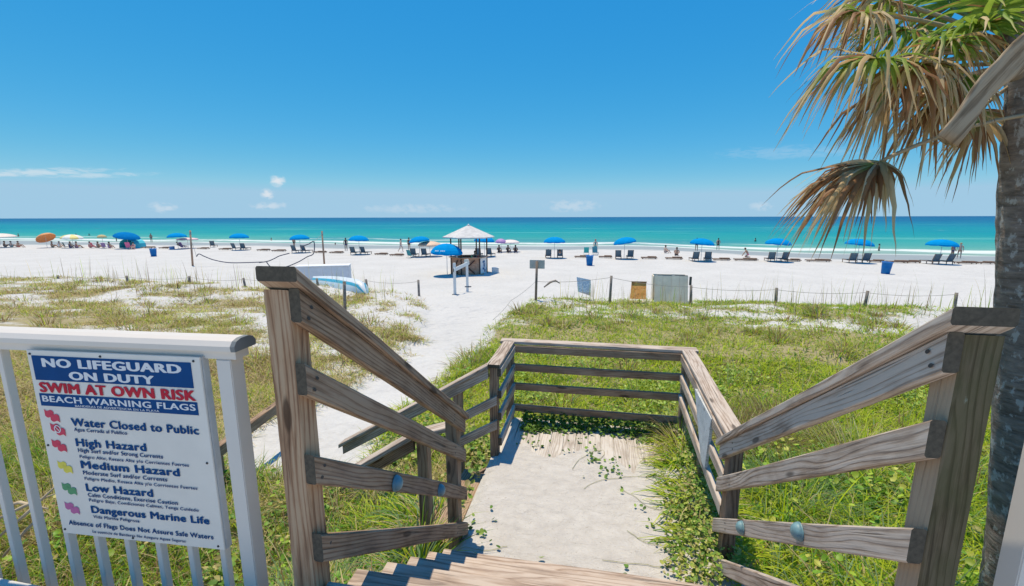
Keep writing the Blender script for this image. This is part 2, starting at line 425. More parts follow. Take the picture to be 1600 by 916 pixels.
g = struct(grid_mesh('sand', xs, ys, ground, SAND, veg))

def sea_material():
    mt, N, p, out = new_mat('sea_water')
    geo = N.new('ShaderNodeNewGeometry'); P = geo.outputs['Position']; x, y, z = N.sep(P)
    # distance from the waterline (same formula as the beach profile)
    w = N.math('SUBTRACT', 71., N.math('MULTIPLY', N.mapr(x, 4, 32), 9.))
    w = N.math('ADD', w, N.math('MULTIPLY', N.math('SINE', N.math('MULTIPLY_ADD', x, .09, 1.)), 1.6))
    w = N.math('ADD', w, N.math('SINE', N.math('MULTIPLY', x, .21)))
    wob = N.noise(N.mapping(P, (.03, .05, 1)), 1., 4, .6)
    d = N.math('SUBTRACT', y, w); d = N.math('ADD', d, N.math('MULTIPLY', N.math('SUBTRACT', wob, .5), 9.))
    ld = N.math('LOGARITHM', N.math('MAXIMUM', N.math('ADD', d, 6.), 1.), 10.)   # 0.78 at the edge .. 4.5 far out
    f = N.math('DIVIDE', ld, 4.5)
    c = N.ramp(f, SEA_STOPS)
    patch = N.noise(N.mapping(P, (.006, .02, 1)), 1., 5, .6)
    c = N.mix(N.math('MULTIPLY', N.mapr(patch, .48, .62), .45), c, (.0, .17, .27))
    pt2 = N.noise(N.mapping(P, (.012, .05, 1)), 1., 6, .68); c = N.mix(N.math('MULTIPLY', N.mapr(pt2, .53, .68), N.mapr(d, 400, 60, 0., .5)), c, (.13, .42, .37))
    # breaker foam: two broken lines and swash at the edge
    n1 = N.noise(N.mapping(P, (.09, .35, 1)), 1., 6, .65); nl = N.noise(N.mapping(P, (.022, .01, 1)), 1., 3, .5); nb = N.noise(N.mapping(P, (.8, 1.6, 1)), 1., 5, .7)
    def line(c0, wd, amp, thr):
        dd = N.math('ABSOLUTE', N.math('SUBTRACT', N.math('ADD', d, N.math('MULTIPLY', N.math('SUBTRACT', nl, .5), amp)), c0))
        dd = N.math('ADD', dd, N.math('MULTIPLY', N.math('SUBTRACT', n1, .5), wd*2.2))
        return N.math('MULTIPLY', N.mapr(dd, wd, wd*.25), N.mapr(N.math('ADD', nl, N.math('MULTIPLY', nb, .25)), thr, thr+.07))
    foam = N.math('MAXIMUM', line(8.0, 3.4, 9., .42), N.math('MAXIMUM', N.math('MULTIPLY', line(19, 1.8, 14., .55), .75), N.math('MULTIPLY', line(1.5, 1.8, 4., .40), .8)))
    caps = N.mapr(N.noise(N.mapping(P, (.16, .10, 1)), 1., 5, .6), .69, .75)
    caps = N.math('MULTIPLY', caps, N.mapr(d, 14, 40)); caps = N.math('MULTIPLY', caps, N.mapr(d, 260, 90))
    foam = N.math('MAXIMUM', foam, N.math('MULTIPLY', caps, .55))
    c = N.mix(N.math('MULTIPLY', foam, .85), c, (.72, .75, .76))
    N.set(p.inputs['Base Color'], c); N.set(p.inputs['Roughness'], N.math('MULTIPLY_ADD', foam, .5, .28))
    p.inputs['Specular IOR Level'].default_value = .012; p.inputs['IOR'].default_value = 1.33
    wv = N.math('ADD', N.noise(N.mapping(P, (.25, .7, 1)), 1., 5, .6), N.math('MULTIPLY', N.noise(N.mapping(P, (.05, .14, 1)), 1., 3, .5), 2.))
    N.set(p.inputs['Normal'], N.bump(wv, .5, .5))
    return mt
SEA_STOPS = ((.17, (.33, .36, .33)), (.24, (.22, .36, .31)), (.30, (.10, .34, .29)), (.36, (.025, .295, .275)), (.43, (.0, .245, .275)),
             (.50, (.0, .205, .275)), (.55, (.0, .15, .26)), (.60, (.0, .10, .23)), (.70, (.0, .078, .215)), (.92, (.0, .065, .20)))
xs2 = spread(-100, 100, 8, 60000, 1.35); ys2 = np.concatenate([np.arange(55, 130, 3.), [140, 160, 200, 280, 400, 700, 1200, 2500, 6000, 15000, 50000]])
struct(grid_mesh('sea', xs2, ys2, lambda X, Y: np.full_like(X, SEA), sea_material()))
# mostly unseen deck under the camera, added pale to bounce sun onto shaded fronts
BOUNCE_DECK = plain('bounce_deck_concrete', (.56, .535, .50), .85, .10, 1.5, bump=.2)
def slab(c, s_): return struct(box('bounce_deck', c, s_, BOUNCE_DECK, None, .01))
slab((0, -6.05, CZ-1.48), (30, 14.0, .20)); slab((-8.02, 1.02, CZ-1.48), (13.96, .14, .20)); slab((8.02, 1.02, CZ-1.48), (13.96, .14, .20))
# ------------------------------------------------------------------ wooden stairs, landing and railings
def P(x, y, z): return Vector((x, y, CZ+z))
LAND = -2.53
def deck_light(parent, pos, sgn):
    bm = bmesh.new(); n, k = 14, 6; rings = []
    for j in range(k+1):
        t = j/k*math.pi/2; r_ = .034*math.cos(t); d_ = .030*math.sin(t)
        rings.append([bm.verts.new((sgn*(d_+.006), r_*math.cos(2*math.pi*i/n), r_*1.12*math.sin(2*math.pi*i/n))) for i in range(n)] if j < k else [bm.verts.new((sgn*.036, 0, 0))])
    base = [bm.verts.new((0, .036*math.cos(2*math.pi*i/n), .040*math.sin(2*math.pi*i/n))) for i in range(n)]
    rim = [bm.verts.new((sgn*.006, .036*math.cos(2*math.pi*i/n), .040*math.sin(2*math.pi*i/n))) for i in range(n)]
    for A, B in [(base, rim), (rim, rings[0])]+list(zip(rings[:-2], rings[1:-1])):
        for i in range(n): bm.faces.new((A[i], A[(i+1) % n], B[(i+1) % n], B[i]))
    for i in range(n): bm.faces.new((rings[-2][i], rings[-2][(i+1) % n], rings[-1][0]))
    o = from_bm('deck_light', bm, plain('patina_light_cover', (.17, .30, .335), .5, .2, 40), parent, True); o.location = pos
    return o
def stair_railing(label, sgn, X, Y, zt, s, YF, offs, mat, pmat):
    t = thing('stair_railing', label, 'railing', (X, Y, CZ+LAND))
    xp = X+sgn*.0445; xr = X-sgn*.0195                      # post centre / rail centre
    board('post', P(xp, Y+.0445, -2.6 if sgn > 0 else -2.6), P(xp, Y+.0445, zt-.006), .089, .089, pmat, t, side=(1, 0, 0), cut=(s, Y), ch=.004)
    board('post', P(xp, YF-.055, LAND-.05), P(xp, YF-.055, zt-s*(YF-.0995-Y)-.012), .089, .089, WOOD, t, side=(1, 0, 0), cut=(s, YF-.0995))
    cs = 1/math.sqrt(1+s*s)
    for i, r_ in enumerate(offs):
        h = .089/cs; z0 = zt+r_-h/2
        ins = -sgn
        sd_ = -ins if True else 1
        nl = [(.05, .018, ins*-1), (.055, -.02, ins*-1), (1.52*1.2, .018, ins*-1), (1.53*1.2, -.018, ins*-1)]
        # local Y of the board points to -X when it runs along +Y, so the inner face is on side -ins... worked out by sign
        board('rail', P(xr, Y+.002, z0), P(xr, YF, z0-s*(YF-Y-.002)), .038, .089, mat, t, plumb=True, nails=nl)
    zc = zt+.019/cs+.003
    xc = X+sgn*.014
    board('cap_rail', P(xc, Y-.03, zc+s*.03), P(xc, YF+.03, zc-s*(YF+.03-Y)), .142, .038, mat, t, plumb=True)
    return t
LRAIL = stair_railing('brown weathered stair railing on the left going down beside the white picket fence', -1, -.945, 1.2, -.22, .733, 2.93, (0, -.245, -.567, -.873), WOOD, WOODL)
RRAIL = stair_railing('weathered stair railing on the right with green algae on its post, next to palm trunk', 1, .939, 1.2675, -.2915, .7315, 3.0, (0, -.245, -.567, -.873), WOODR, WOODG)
for px in ((618, 755), (687, 766)):
    d = ray(*px); k = (-.945+.04)/d.x; p = Vector((d.x*k, d.y*k, CZ+d.z*k)); deck_light(LRAIL, p-LRAIL.location, 1)
for px in ((1160, 825), (1250, 831)):
    d = ray(*px); k = (.939-.04)/d.x; p = Vector((d.x*k, d.y*k, CZ+d.z*k)); deck_light(RRAIL, p-RRAIL.location, -1)

st = thing('wooden_stairs', 'brown plank steps going down to the sandy landing', 'stairs', (0, 1.26, CZ+LAND))
for k in range(6):
    y1 = 1.26+.27*k; z1 = -1.33-.20*k
    if k == 0:
        board('tread', P(-.93, y1-.15, z1-.019), P(.93, y1-.15, z1-.019), .30, .038, WOODT, st, side=(0, -1, 0))
    else:
        for j, (w_, c_) in enumerate(((.142, y1-.071), (.142, y1-.071-.146))):
            board('tread', P(-.985+.0*k, c_, z1-.019), P(.93, c_, z1-.019), w_, .038, WOODT, st, side=(0, -1, 0))
for x in (-.90, 0, .88):
    board('stringer', P(x, 1.1, -1.33-.27), P(x, 2.66, -1.33-.27-1.156), .038, .22, WOOD, st)

ld = thing('landing_deck', 'plank landing half buried under drifted sand at the foot of the stairs', 'deck', (0, 4, CZ+LAND))
WOODS = wood('sandy_deck_wood', (.30, .245, .205), (.49, .435, .385), (.61, .565, .52), 0, .15)
i = 0; x = -.98
while x < 1.10:
    board('plank', P(x+.069, 2.66, LAND-.019-.003*random.random()), P(x+.069, 5.13, LAND-.019-.003*random.random()), .136, .038, WOODS, ld)
    x += .1415
for y in (2.9, 4.0, 5.1): board('joist', P(-.97, y, LAND-.13), P(1.10, y, LAND-.13), .04, .17, WOOD, ld)

def drift_z(X, Y):
    e = (fbm(X*2.2, Y*1.6, 77)-.5)
    cov = sstep(5.0, 3.5, Y+e*.7+np.maximum(X, 0)*.35)
    cov = np.maximum(cov, sstep(.35, .9, X+e*.5)*sstep(5.0, 4.1, Y+e))*sstep(-1.05, -.88, X)
    n = fbm(X*9, Y*4, 71)-.5
    return LAND+CZ-.022+cov*.052+n*.016*sstep(0, .4, cov)+cov*(.03*fbm(X*1.6, Y*1.6, 70)+.05*sstep(3.3, 2.7, Y))+.03*sstep(.5, 1.0, X)*cov
struct(grid_mesh('sand_drift', np.arange(-1.02, 1.10, .03), np.arange(2.62, 4.98, .03), drift_z, DRIFT))

# railing round the landing
lr = thing('landing_railing', 'weathered wooden railing round the far side of the sandy landing', 'railing', (0, 5.1, CZ+LAND))
XL0, XR0, YN, YB = -.985, 1.10, 4.24, 5.12
for (x, y) in ((XL0, YN), (XL0, YB), (XR0, YB), (XR0-.02, 4.06)):
    board('post', P(x, y, LAND-.5), P(x, y, -1.545), .089, .089, WOOD, lr, side=(1, 0, 0))
board('cap_rail', P(XL0-.11, YB, -1.519), P(XR0+.11, YB, -1.519), .142, .038, WOODR, lr)
for z in (-1.59, -1.83, -2.075, -2.36):
    board('rail', P(XL0+.05, YB-.064, z), P(XR0-.05, YB-.064, z), .038, .089, WOOD, lr)
    board('rail', P(XL0+.064, YN-.045, z), P(XL0+.064, YB-.09, z), .038, .089, WOODR, lr)
    if z > -2.3: board('rail', P(XR0-.064-.075, 3.02, z), P(XR0-.064, YB-.09, z), .038, .089, WOODR, lr)
WOODP = wood('pale_blue_wood', (.30, .31, .32), (.52, .55, .57), (.62, .65, .68), 0, .1)
bm = bmesh.new(); q_ = [(3.42, -1.565), (4.05, -1.565), (3.64, -2.04), (3.50, -2.04)]  # board added to stand in for the bright pale face inside this rail
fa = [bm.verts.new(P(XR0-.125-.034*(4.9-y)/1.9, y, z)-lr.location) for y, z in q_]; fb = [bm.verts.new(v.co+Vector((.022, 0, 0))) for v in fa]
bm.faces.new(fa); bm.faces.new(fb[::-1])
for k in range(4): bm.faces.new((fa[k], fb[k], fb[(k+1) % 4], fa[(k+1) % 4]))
bp_ = from_bm('added_pale_board', bm, WOODP, lr); bp_['label'] = 'added pale blue tapered board'
board('cap_rail', P(XL0, YN-.06, -1.517), P(XL0, YB-.072, -1.517), .142, .038, WOODR, lr)
board('cap_rail', P(XR0-.075, 3.04, -1.517), P(XR0, YB-.072, -1.517), .142, .038, WOODR, lr)

# steps and handrails leaving the landing to the left
ss = thing('side_stairs', 'short plank steps leading from the landing down to the sand path', 'stairs', (-1.6, 3.65, CZ-3.2))
for k in range(3):
    z = LAND-.20*(k+1); x = -1.03-.29*k
    for j in range(2): board('tread', P(x-.075-.145*j, 3.10, z), P(x-.075-.145*j, 4.18, z), .14, .038, WOOD, ss)
for y in (3.13, 4.15): board('stringer', P(-1.0, y, LAND-.2), P(-2.1, y, LAND-.92), .038, .2, WOOD, ss)
h1 = thing('handrail', 'sloping wooden handrail on the far side of the side steps ending above the sand', 'handrail', (-1.9, 4.2, CZ-3.2))
sl = .60
def hp(x, z0=-1.56): return z0-sl*(-1.03-x)
board('cap_rail', P(-1.03, 4.2, hp(-1.03)+.045), P(-2.79, 4.2, hp(-2.79)+.045), .142, .038, WOODR, h1, plumb=True)
board('rail', P(-1.03, 4.165, hp(-1.03)-.03), P(-2.75, 4.165, hp(-2.75)-.03), .038, .089, WOODR, h1, plumb=True)
for dz in (-.37, -.64): board('rail', P(-.94, 4.165, hp(-.94)+dz), P(-1.42, 4.165, hp(-1.42)+dz), .038, .089, WOODR, h1, plumb=True)
board('post', P(-1.38, 4.215, -3.3), P(-1.38, 4.215, hp(-1.38)-.02), .089, .089, WOOD, h1, side=(1, 0, 0))
h2 = thing('handrail', 'sloping wooden handrail on the near side of the side steps behind left stair railing', 'handrail', (-1.6, 3.05, CZ-3.2))
board('cap_rail', P(-1.0, 3.06, -1.60), P(-1.37, 3.06, -1.725), .142, .038, WOODR, h2, plumb=True)
board('cap_rail', P(-1.375, 3.06, -1.725), P(-2.05, 3.06, -2.165), .142, .038, WOODR, h2, plumb=True)
board('rail', P(-1.375, 3.04, -1.80), P(-2.03, 3.04, -2.225), .038, .089, WOOD, h2, plumb=True)
board('post', P(-1.31, 3.075, -3.2), P(-1.31, 3.075, -1.765), .089, .089, WOOD, h2, side=(1, 0, 0))
lowb = thing('timber_edging', 'dark timber beam lying behind the left stair post above the sand', 'beam', (-3.2, 4.2, CZ-3.0))
pa = at(398, 662, CZ-2.75); pb = at(436, 634, CZ-2.75)
board('beam', pa-(pb-pa)*1.5, pb+(pb-pa)*.9, .09, .14, WOOD, lowb)
board('stake', pa-(pb-pa)*1.2+Vector((0, 0, -.5)), pa-(pb-pa)*1.2+Vector((0, 0, -.07)), .06, .06, WOOD, lowb, side=(1, 0, 0))
board('stake', pb+(pb-pa)*.7+Vector((0, 0, -.5)), pb+(pb-pa)*.7+Vector((0, 0, -.07)), .06, .06, WOOD, lowb, side=(1, 0, 0))

# white aluminium fences on both sides of the stairs
def picket_fence(label, org, rz, n, sgn):
    t = thing('picket_fence', label, 'fence', org, rz)
    bm = bmesh.new(); prof = [(-.030, -.062), (-.030, -.034), (-.048, -.030), (-.050, -.012), (-.038, .004), (-.018, .011), (.018, .011), (.038, .004), (.050, -.012), (.048, -.030), (.030, -.034), (.030, -.062)]
    L = n*.137+.2; A = []; B = []
    for (y, z) in prof:
        A.append(bm.verts.new((sgn*.0, y, z))); B.append(bm.verts.new((sgn*L, y, z)))
    for k in range(12): bm.faces.new((A[k], A[(k+1) % 12], B[(k+1) % 12], B[k]))
    bm.faces.new(A[::-1]); bm.faces.new(B)
    from_bm('top_rail', bm, ALU, t)
    bm = bmesh.new(); A = [bm.verts.new((-sgn*.001, y*1.04, z*1.03+.0006)) for (y, z) in prof[2:10]]; B = [bm.verts.new((-sgn*.016, y*1.0, z*1.0)) for (y, z) in prof[2:10]]
    for k in range(8): bm.faces.new((A[k], A[(k+1) % 8], B[(k+1) % 8], B[k]))
    bm.faces.new(A[::-1]); bm.faces.new(B); from_bm('end_cap', bm, ALUCAP, t)
    H = 1.20
    box('fence_post', ((sgn*.05 if sgn < 0 else .020), 0, -.064-H/2), (.056, .060, H), ALU, t, .003)
    for k in range(n): box('baluster', (sgn*(.165+.137*k), 0, -.064-(H-.12)/2), (.024, .026, H-.122), ALU, t, .002)
    box('bottom_rail', (sgn*(L/2+.08), 0, -1.185-.02), (L, .045, .04), ALU, t, .003)
    return t
FY = 1.235; FZ = CZ-.408
picket_fence('white aluminium picket fence on the left carrying the lifeguard warning sign', (-1.172, FY, FZ), rad(3), 34, -1)
picket_fence('white aluminium fence at the right edge of the photo beside the palm trunk', (1.115, 1.235, FZ+.03), 0, 26, 1)

# ------------------------------------------------------------------ warning sign
def sign():
    # board hangs in front of the balusters; local x right, z up, face at -y
    t = thing('warning_sign', 'white beach warning sign with blue NO LIFEGUARD ON DUTY heading fixed to the fence', 'sign', (0, 0, 0), rad(3))
    TL = aty(42, 546, 1.150); W_, H_ = .69, .735
    t.location = TL
    def Lp(u, v, d=0): return (u*W_, -d, -v*H_)
    box('panel', (W_/2, 0, -H_/2), (W_, .006, H_), plain('sign_white', (.78, .71, .63), .6, .05, 5, spec=.2), t, .0015)
    box('frame', (W_*.985, .016, -H_/2), (.030, .026, H_), plain('sign_frame_white', (.52, .50, .48), .5, .12, 9), t, .002)
    BLUE = plain('sign_blue', (.006, .062, .20), .8, .10, 9, spec=.15); RED = plain('sign_red', (.56, .03, .05), .8, .08, 9, spec=.15); WHT = plain('sign_lettering_white', (.70, .70, .72), .45, .03)
    def band(u0, u1, v0, v1):
        box('colour_band', ((u0+u1)/2*W_, -.0038, -(v0+v1)/2*H_), ((u1-u0)*W_, .0016, (v1-v0)*H_), BLUE, t, 0)
    band(.028, .948, .028, .152); band(.030, .955, .222, .286)
    def text(s, u0, u1, v_, h, mat, bold=.012):
        cu = bpy.data.curves.new('lettering', 'FONT'); cu.body = s; cu.size = 1; cu.resolution_u = 3; cu.space_character = 1.08
        tmp = bpy.data.objects.new('tmp', cu); COL.objects.link(tmp); dg = bpy.context.evaluated_depsgraph_get(); dg.update()
        me = bpy.data.meshes.new_from_object(tmp.evaluated_get(dg)); bpy.data.objects.remove(tmp); bpy.data.curves.remove(cu)
        bm = bmesh.new(); bm.from_mesh(me); src = bm.verts[:]+bm.edges[:]+bm.faces[:]
        mn = [min(v.co[i] for v in bm.verts) for i in (0, 1)]; mx = [max(v.co[i] for v in bm.verts) for i in (0, 1)]; cap = .70
        sx = (u1-u0)*W_/(mx[0]-mn[0]+2*bold); sz = h*H_/(cap+bold)
        base = [v for v in bm.verts]; sets = [base]
        for q in range(6):
            r_ = bmesh.ops.duplicate(bm, geom=src); sets.append([e for e in r_['geom'] if isinstance(e, bmesh.types.BMVert)])
        for q, vs in enumerate(sets):
            dx, dz = ((0, 0), (-bold, 0), (bold, 0), (-bold*.5, -bold*.4), (bold*.5, bold*.4), (-bold*.5, bold*.4), (bold*.5, -bold*.4))[q]
            for v in vs: v.co = Vector((u0*W_+(v.co.x-mn[0]+bold+dx)*sx, -.0050-.00007*q, -v_*H_+(v.co.y-cap/2+dz)*sz))
        bm.to_mesh(me); bm.free(); me.materials.clear(); obj('lettering', me, mat, t)
    text('NO LIFEGUARD', .085, .895, .060, .046, WHT, .06)
    text('ON DUTY', .235, .735, .121, .044, WHT, .06)
    text('SWIM AT OWN RISK', .040, .955, .188, .054, RED, .06)
    text('BEACH WARNING FLAGS', .045, .945, .247, .033, WHT, .034)
    text('BANDERAS DE ADVERTENCIA EN LA PLAYA', .24, .735, .276, .011, WHT, .02)
    rows = [('Water Closed to Public', .195, .945, .363, .043, .045), ('Agua Cerrada al Publico', .205, .525, .402, .019, .03),
            ('High Hazard', .200, .625, .471, .043, .045), ('High Surf and/or Strong Currents', .205, .715, .513, .022, .03), ('Peligro Alto, Resaca Alta y/o Corrientes Fuertes', .208, .86, .548, .017, .025),
            ('Medium Hazard', .205, .80, .591, .043, .045), ('Moderate Surf and/or Currents', .210, .720, .635, .022, .03), ('Peligro Medio, Resaca Alta y/o Corrientes Fuertes', .213, .89, .668, .017, .025),
            ('Low Hazard', .210, .622, .717, .043, .045), ('Calm Conditions, Exercise Caution', .214, .762, .759, .022, .03), ('Peligro Bajo, Condiciones Calmas, Tenga Cuidado', .216, .88, .788, .017, .025),
            ('Dangerous Marine Life', .217, .935, .841, .041, .045), ('Vida Marina Peligrosa', .222, .51, .882, .017, .025),
            ('Absence of Flags Does Not Assure Safe Waters', .055, .945, .930, .027, .032), ('La ausencia de Banderas No Asegura Aguas Seguras', .20, .775, .970, .015, .025)]
    for s, a, b, v, h, bo in rows: text(s, a, b, v, h, BLUE, bo)
    PINK = plain('flag_red', (.66, .04, .09), .7); YEL_ = plain('flag_yellow', (.80, .66, .08), .7); GRN = plain('flag_green', (.02, .26, .10), .45); PUR = plain('flag_purple', (.45, .08, .28), .45)
    for u, v, mt, circ in ((.070, .330, PINK, 0), (.090, .402, PINK, 1), (.078, .490, PINK, 0), (.088, .607, YEL_, 0), (.088, .728, GRN, 0), (.082, .838, PUR, 0)):
        bm = bmesh.new()
        def wave(u0, v0, du, dv, y0):
            top = [bm.verts.new(Lp(u0+du*i/8, v0+.006*math.sin(i/8*6.28)+.012*i/8, y0)) for i in range(9)]
            bot = [bm.verts.new(Lp(u0+du*i/8, v0+dv+.006*math.sin(i/8*6.28)+.012*i/8, y0)) for i in range(9)]
            for i in range(8): bm.faces.new((top[i], top[i+1], bot[i+1], bot[i]))
        wave(u-.03, v-.026, .055, .036, .0042); wave(u+.002, v-.006, .055, .036, .0048)
        from_bm('flag_symbol', bm, mt, t)
        if circ:
            bm = bmesh.new(); c0 = (u+.014, v+.004)
            o_ = [bm.verts.new(Lp(c0[0]+.021*math.cos(a), c0[1]+.021*math.sin(a), .0058)) for a in np.linspace(0, 6.283, 17)[:-1]]
            i_ = [bm.verts.new(Lp(c0[0]+.016*math.cos(a), c0[1]+.016*math.sin(a), .0058)) for a in np.linspace(0, 6.283, 17)[:-1]]
            for k in range(16): bm.faces.new((o_[k], o_[(k+1) % 16], i_[(k+1) % 16], i_[k]))
            q = [bm.verts.new(Lp(c0[0]+a, c0[1]+b, .0059)) for a, b in ((-.013, -.010), (-.010, -.013), (.013, .010), (.010, .013))]; bm.faces.new(q)
            from_bm('prohibition_ring', bm, WHT, t)
    for u, v in ((.02, .02), (.44, .018), (.965, .02), (.02, .5), (.965, .53), (.02, .975), (.45, .985), (.965, .98)):
        bm = bmesh.new(); bmesh.ops.create_uvsphere(bm, u_segments=8, v_segments=5, radius=.0045)
        for vv in bm.verts: vv.co = Vector(Lp(u, v, .003))+vv.co
        from_bm('screw', bm, NAIL, t)
sign()
# ------------------------------------------------------------------ grasses and ground cover
LUSH = np.array((.15, .33, .022)); YEL = np.array((.47, .57, .03)); STRAW = np.array((.62, .51, .27)); BLUEG = np.array((.24, .36, .17)); BROWN = np.array((.28, .18, .09)); OLIVE = np.array((.36, .42, .06))
def in_view(x, y, margin=.12):
    d = np.arctan2(x, y)+YAW
    return (np.abs(d) < rad(52)+margin) & (y > -.2)
def blades(name, base, h, w, dirs, lean, bend, col, mat, label, cat):
    """each blade a narrow folded strip of four sections, curving over"""
    n = len(h); S = 4
    px = np.cos(dirs); py = np.sin(dirs); sx = -py; sy = px
    ts = np.linspace(0, 1, S+1); ww = np.array([1, .95, .75, .45, 0.])
    V = []; 
    ang = lean.copy(); cx = base[:, 0].copy(); cy = base[:, 1].copy(); cz = base[:, 2].copy()
    for i, t in enumerate(ts):
        if i:
            ang = np.minimum(lean+bend*t**1.5, 2.6); ds = h/S
            cx = cx+px*np.sin(ang)*ds; cy = cy+py*np.sin(ang)*ds; cz = cz+np.cos(ang)*ds
        hw = w*.5*ww[i]
        if i < S:
            V.append(np.stack([cx-sx*hw, cy-sy*hw, cz], -1)); V.append(np.stack([cx+sx*hw, cy+sy*hw, cz], -1))
        else: V.append(np.stack([cx, cy, cz], -1))
    nv = 2*S+1; V = np.stack(V, 1).reshape(-1, 3)
    o = (np.arange(n)*nv)[:, None]
    quads = np.concatenate([o+np.array([[2*i, 2*i+1, 2*i+3, 2*i+2]]) for i in range(S-1)], 0)
    tris = o+np.array([[2*S-2, 2*S-1, 2*S]])
    me = mesh_np(name, V, quads, tris)
    a = me.attributes.new('tint', 'FLOAT_COLOR', 'POINT')
    tt = np.repeat(ts, 2)[:nv][None, :, None]
    C = col[:, None, :]*(1+0*tt); C = np.concatenate([np.broadcast_to(C, (n, nv, 3)), np.ones((n, nv, 1))], -1)
    a.data.foreach_set('color', np.ascontiguousarray(C, np.float32).reshape(-1))
    me.shade_smooth()
    o = obj(name, me, mat); return stuff(o, label, cat)
def tufts(n, xr, yr, dens, k, spread_):
    """n tuft centres drawn in a rectangle and thinned by dens, k blades each"""
    x = RNG.uniform(xr[0], xr[1], n); y = RNG.uniform(yr[0], yr[1], n)
    keep = RNG.random(n) < dens(x, y); x, y = x[keep], y[keep]
    keep = in_view(x, y); x, y = x[keep], y[keep]
    kk = RNG.integers(max(3, int(k*.5)), int(k*1.5)+1, len(x)); idx = np.repeat(np.arange(len(x)), kk); m_ = len(idx)
    a = RNG.uniform(0, 2*np.pi, m_); r = spread_*np.sqrt(RNG.random(m_))
    X = x[idx]+r*np.cos(a); Y = y[idx]+r*np.sin(a)
    tid = RNG.random(len(x))[idx]
    return X, Y, a+RNG.normal(0, .5, m_), r/spread_, tid, x[idx], y[idx]
def pick(w, cols):
    """weighted choice between colours with jitter: w (n,k)"""
    w = np.maximum(w, 1e-4); c = np.cumsum(w/w.sum(1, keepdims=True), 1); u = RNG.random(len(w))[:, None]
    i = np.minimum((u > c).sum(1), len(cols)-1)
    C = np.array(cols)[i]; j = RNG.normal(1, .16, (len(w), 1)); h_ = RNG.normal(0, .02, (len(w), 3))
    return np.clip(C*j+h_*.4, .01, .8)
def blocked(x, y):
    return ((np.abs(x) < 1.0) & (y < 5.16)) | ((x < -.98) & (x > -2.0) & (y > 3.0) & (y < 4.3))
def make_field(name, n, xr, yr, k, spread_, hfun, wfun, wmix, dfun, label, lean=.35, bend=.9, zoff=-.02):
    X, Y, A, rr, tid, tx, ty = tufts(n, xr, yr, dfun, k, spread_)
    ok = ~blocked(X, Y); X, Y, A, rr, tid, tx, ty = (q[ok] for q in (X, Y, A, rr, tid, tx, ty))
    Z = ground(X, Y)+zoff; m_ = len(X)
    h = hfun(X, Y)*(.55+.75*tid)*RNG.uniform(.6, 1.15, m_)
    w = wfun(X, Y)*RNG.uniform(.7, 1.3, m_)
    cols = pick(wmix(tx, ty, tid), [LUSH, YEL, STRAW, BLUEG, BROWN, OLIVE])
    return blades(name, np.stack([X, Y, Z], -1), h, w, A, np.abs(RNG.normal(.12, .1, m_))+lean*rr, np.abs(RNG.normal(bend, bend*.45, m_)), cols, GRASS, label, 'grass')
def W6(x, *ws): return np.stack([np.broadcast_to(np.asarray(v, float), x.shape) for v in ws], -1)

def nearR(x, y): return (x > .9).astype(float)
# meadow right of the path
def mixR(x, y, t):
    far = sstep(9, 15, y); n = fbm(x*.5, y*.5, 61); lush = sstep(.5, .62, fbm(x*.35, y*.35, 62))
    br = sstep(.56, .68, fbm(x*.6, y*.7, 63)); bl = sstep(2.8, 1.2, np.hypot(x-2.9, y-6.0))
    return W6(x, .35+.6*lush, 1.2-.4*far, .02+.16*far+.04*n, .05+.9*bl, .03+.45*br*(t > .5), .35+.4*far)
make_field('dune_grass', 26000, (-3.6, 16), (5.15, 11.5), 7, .13, lambda x, y: .20+.20*fbm(x*.7, y*.7, 66), lambda x, y: .0075+.0011*y, mixR,
           lambda x, y: np.clip(veg(x, y)*.9, 0, 1)*np.clip(1.25-.07*y, .3, 1), 'bright yellow green meadow grass beyond the landing to the right of the sand path', .8, 1.5)
make_field('dune_grass', 30000, (-3.6, 30), (11, 22.8), 6, .20, lambda x, y: .18+.16*fbm(x*.5, y*.5, 66), lambda x, y: .009+.0009*y, mixR,
           lambda x, y: veg(x, y)*.62, 'thinner dune grass along the far crest on the right with bare sand between', .75, 1.4)
# lush tall grass by the right stair railing
def mixN(x, y, t):
    bl = sstep(.45, .62, fbm(x*.8, y*.8, 71))
    return W6(x, .55, .75, .10, .12+.35*bl, .05, .15)
make_field('long_grass', 3400, (.98, 7), (.4, 6.2), 9, .14, lambda x, y: .50+.22*fbm(x, y, 67), lambda x, y: .0125+0*x, mixN,
           lambda x, y: np.where((x > .98), .9, 0)*np.where(y > 5, .6, 1), 'lush long green grass crowding the right stair railing and palm trunk', .55, 1.75)
make_field('long_grass', 1500, (.98, 9), (.4, 8.5), 5, .2, lambda x, y: .55+.25*fbm(x, y, 68), lambda x, y: .007+0*x, lambda x, y, t: W6(x, .2, .9, .25, .3, .03, .2),
           lambda x, y: np.where((x > .98), .8, 0), 'thin pale wisps of grass above the lush grass on the right', .4, 1.5)
# left dune: dry straw and olive
def mixL(x, y, t):
    g = sstep(.5, .66, fbm(x*.5, y*.6, 64)); br = sstep(.55, .66, fbm(x*.45, y*.55, 65))
    return W6(x, .06*g, .10+.30*g, .95, .04, .14+.45*br, .30)
make_field('dry_dune_grass', 24000, (-17, -3.2), (4.2, 12.5), 7, .13, lambda x, y: .17+.16*fbm(x*.6, y*.6, 66), lambda x, y: .0055+.0009*y, mixL,
           lambda x, y: veg(x, y)*.9, 'dry straw coloured dune grass left of the sand path behind the white fence', .8, 1.4)
make_field('dry_dune_grass', 26000, (-44, -4), (12, 23), 6, .20, lambda x, y: .18+.20*fbm(x*.6, y*.6, 66), lambda x, y: .008+.0008*y, mixL,
           lambda x, y: veg(x, y)*.9, 'pale dry dune grass along the far crest on the left with sand patches', .7, 1.2)
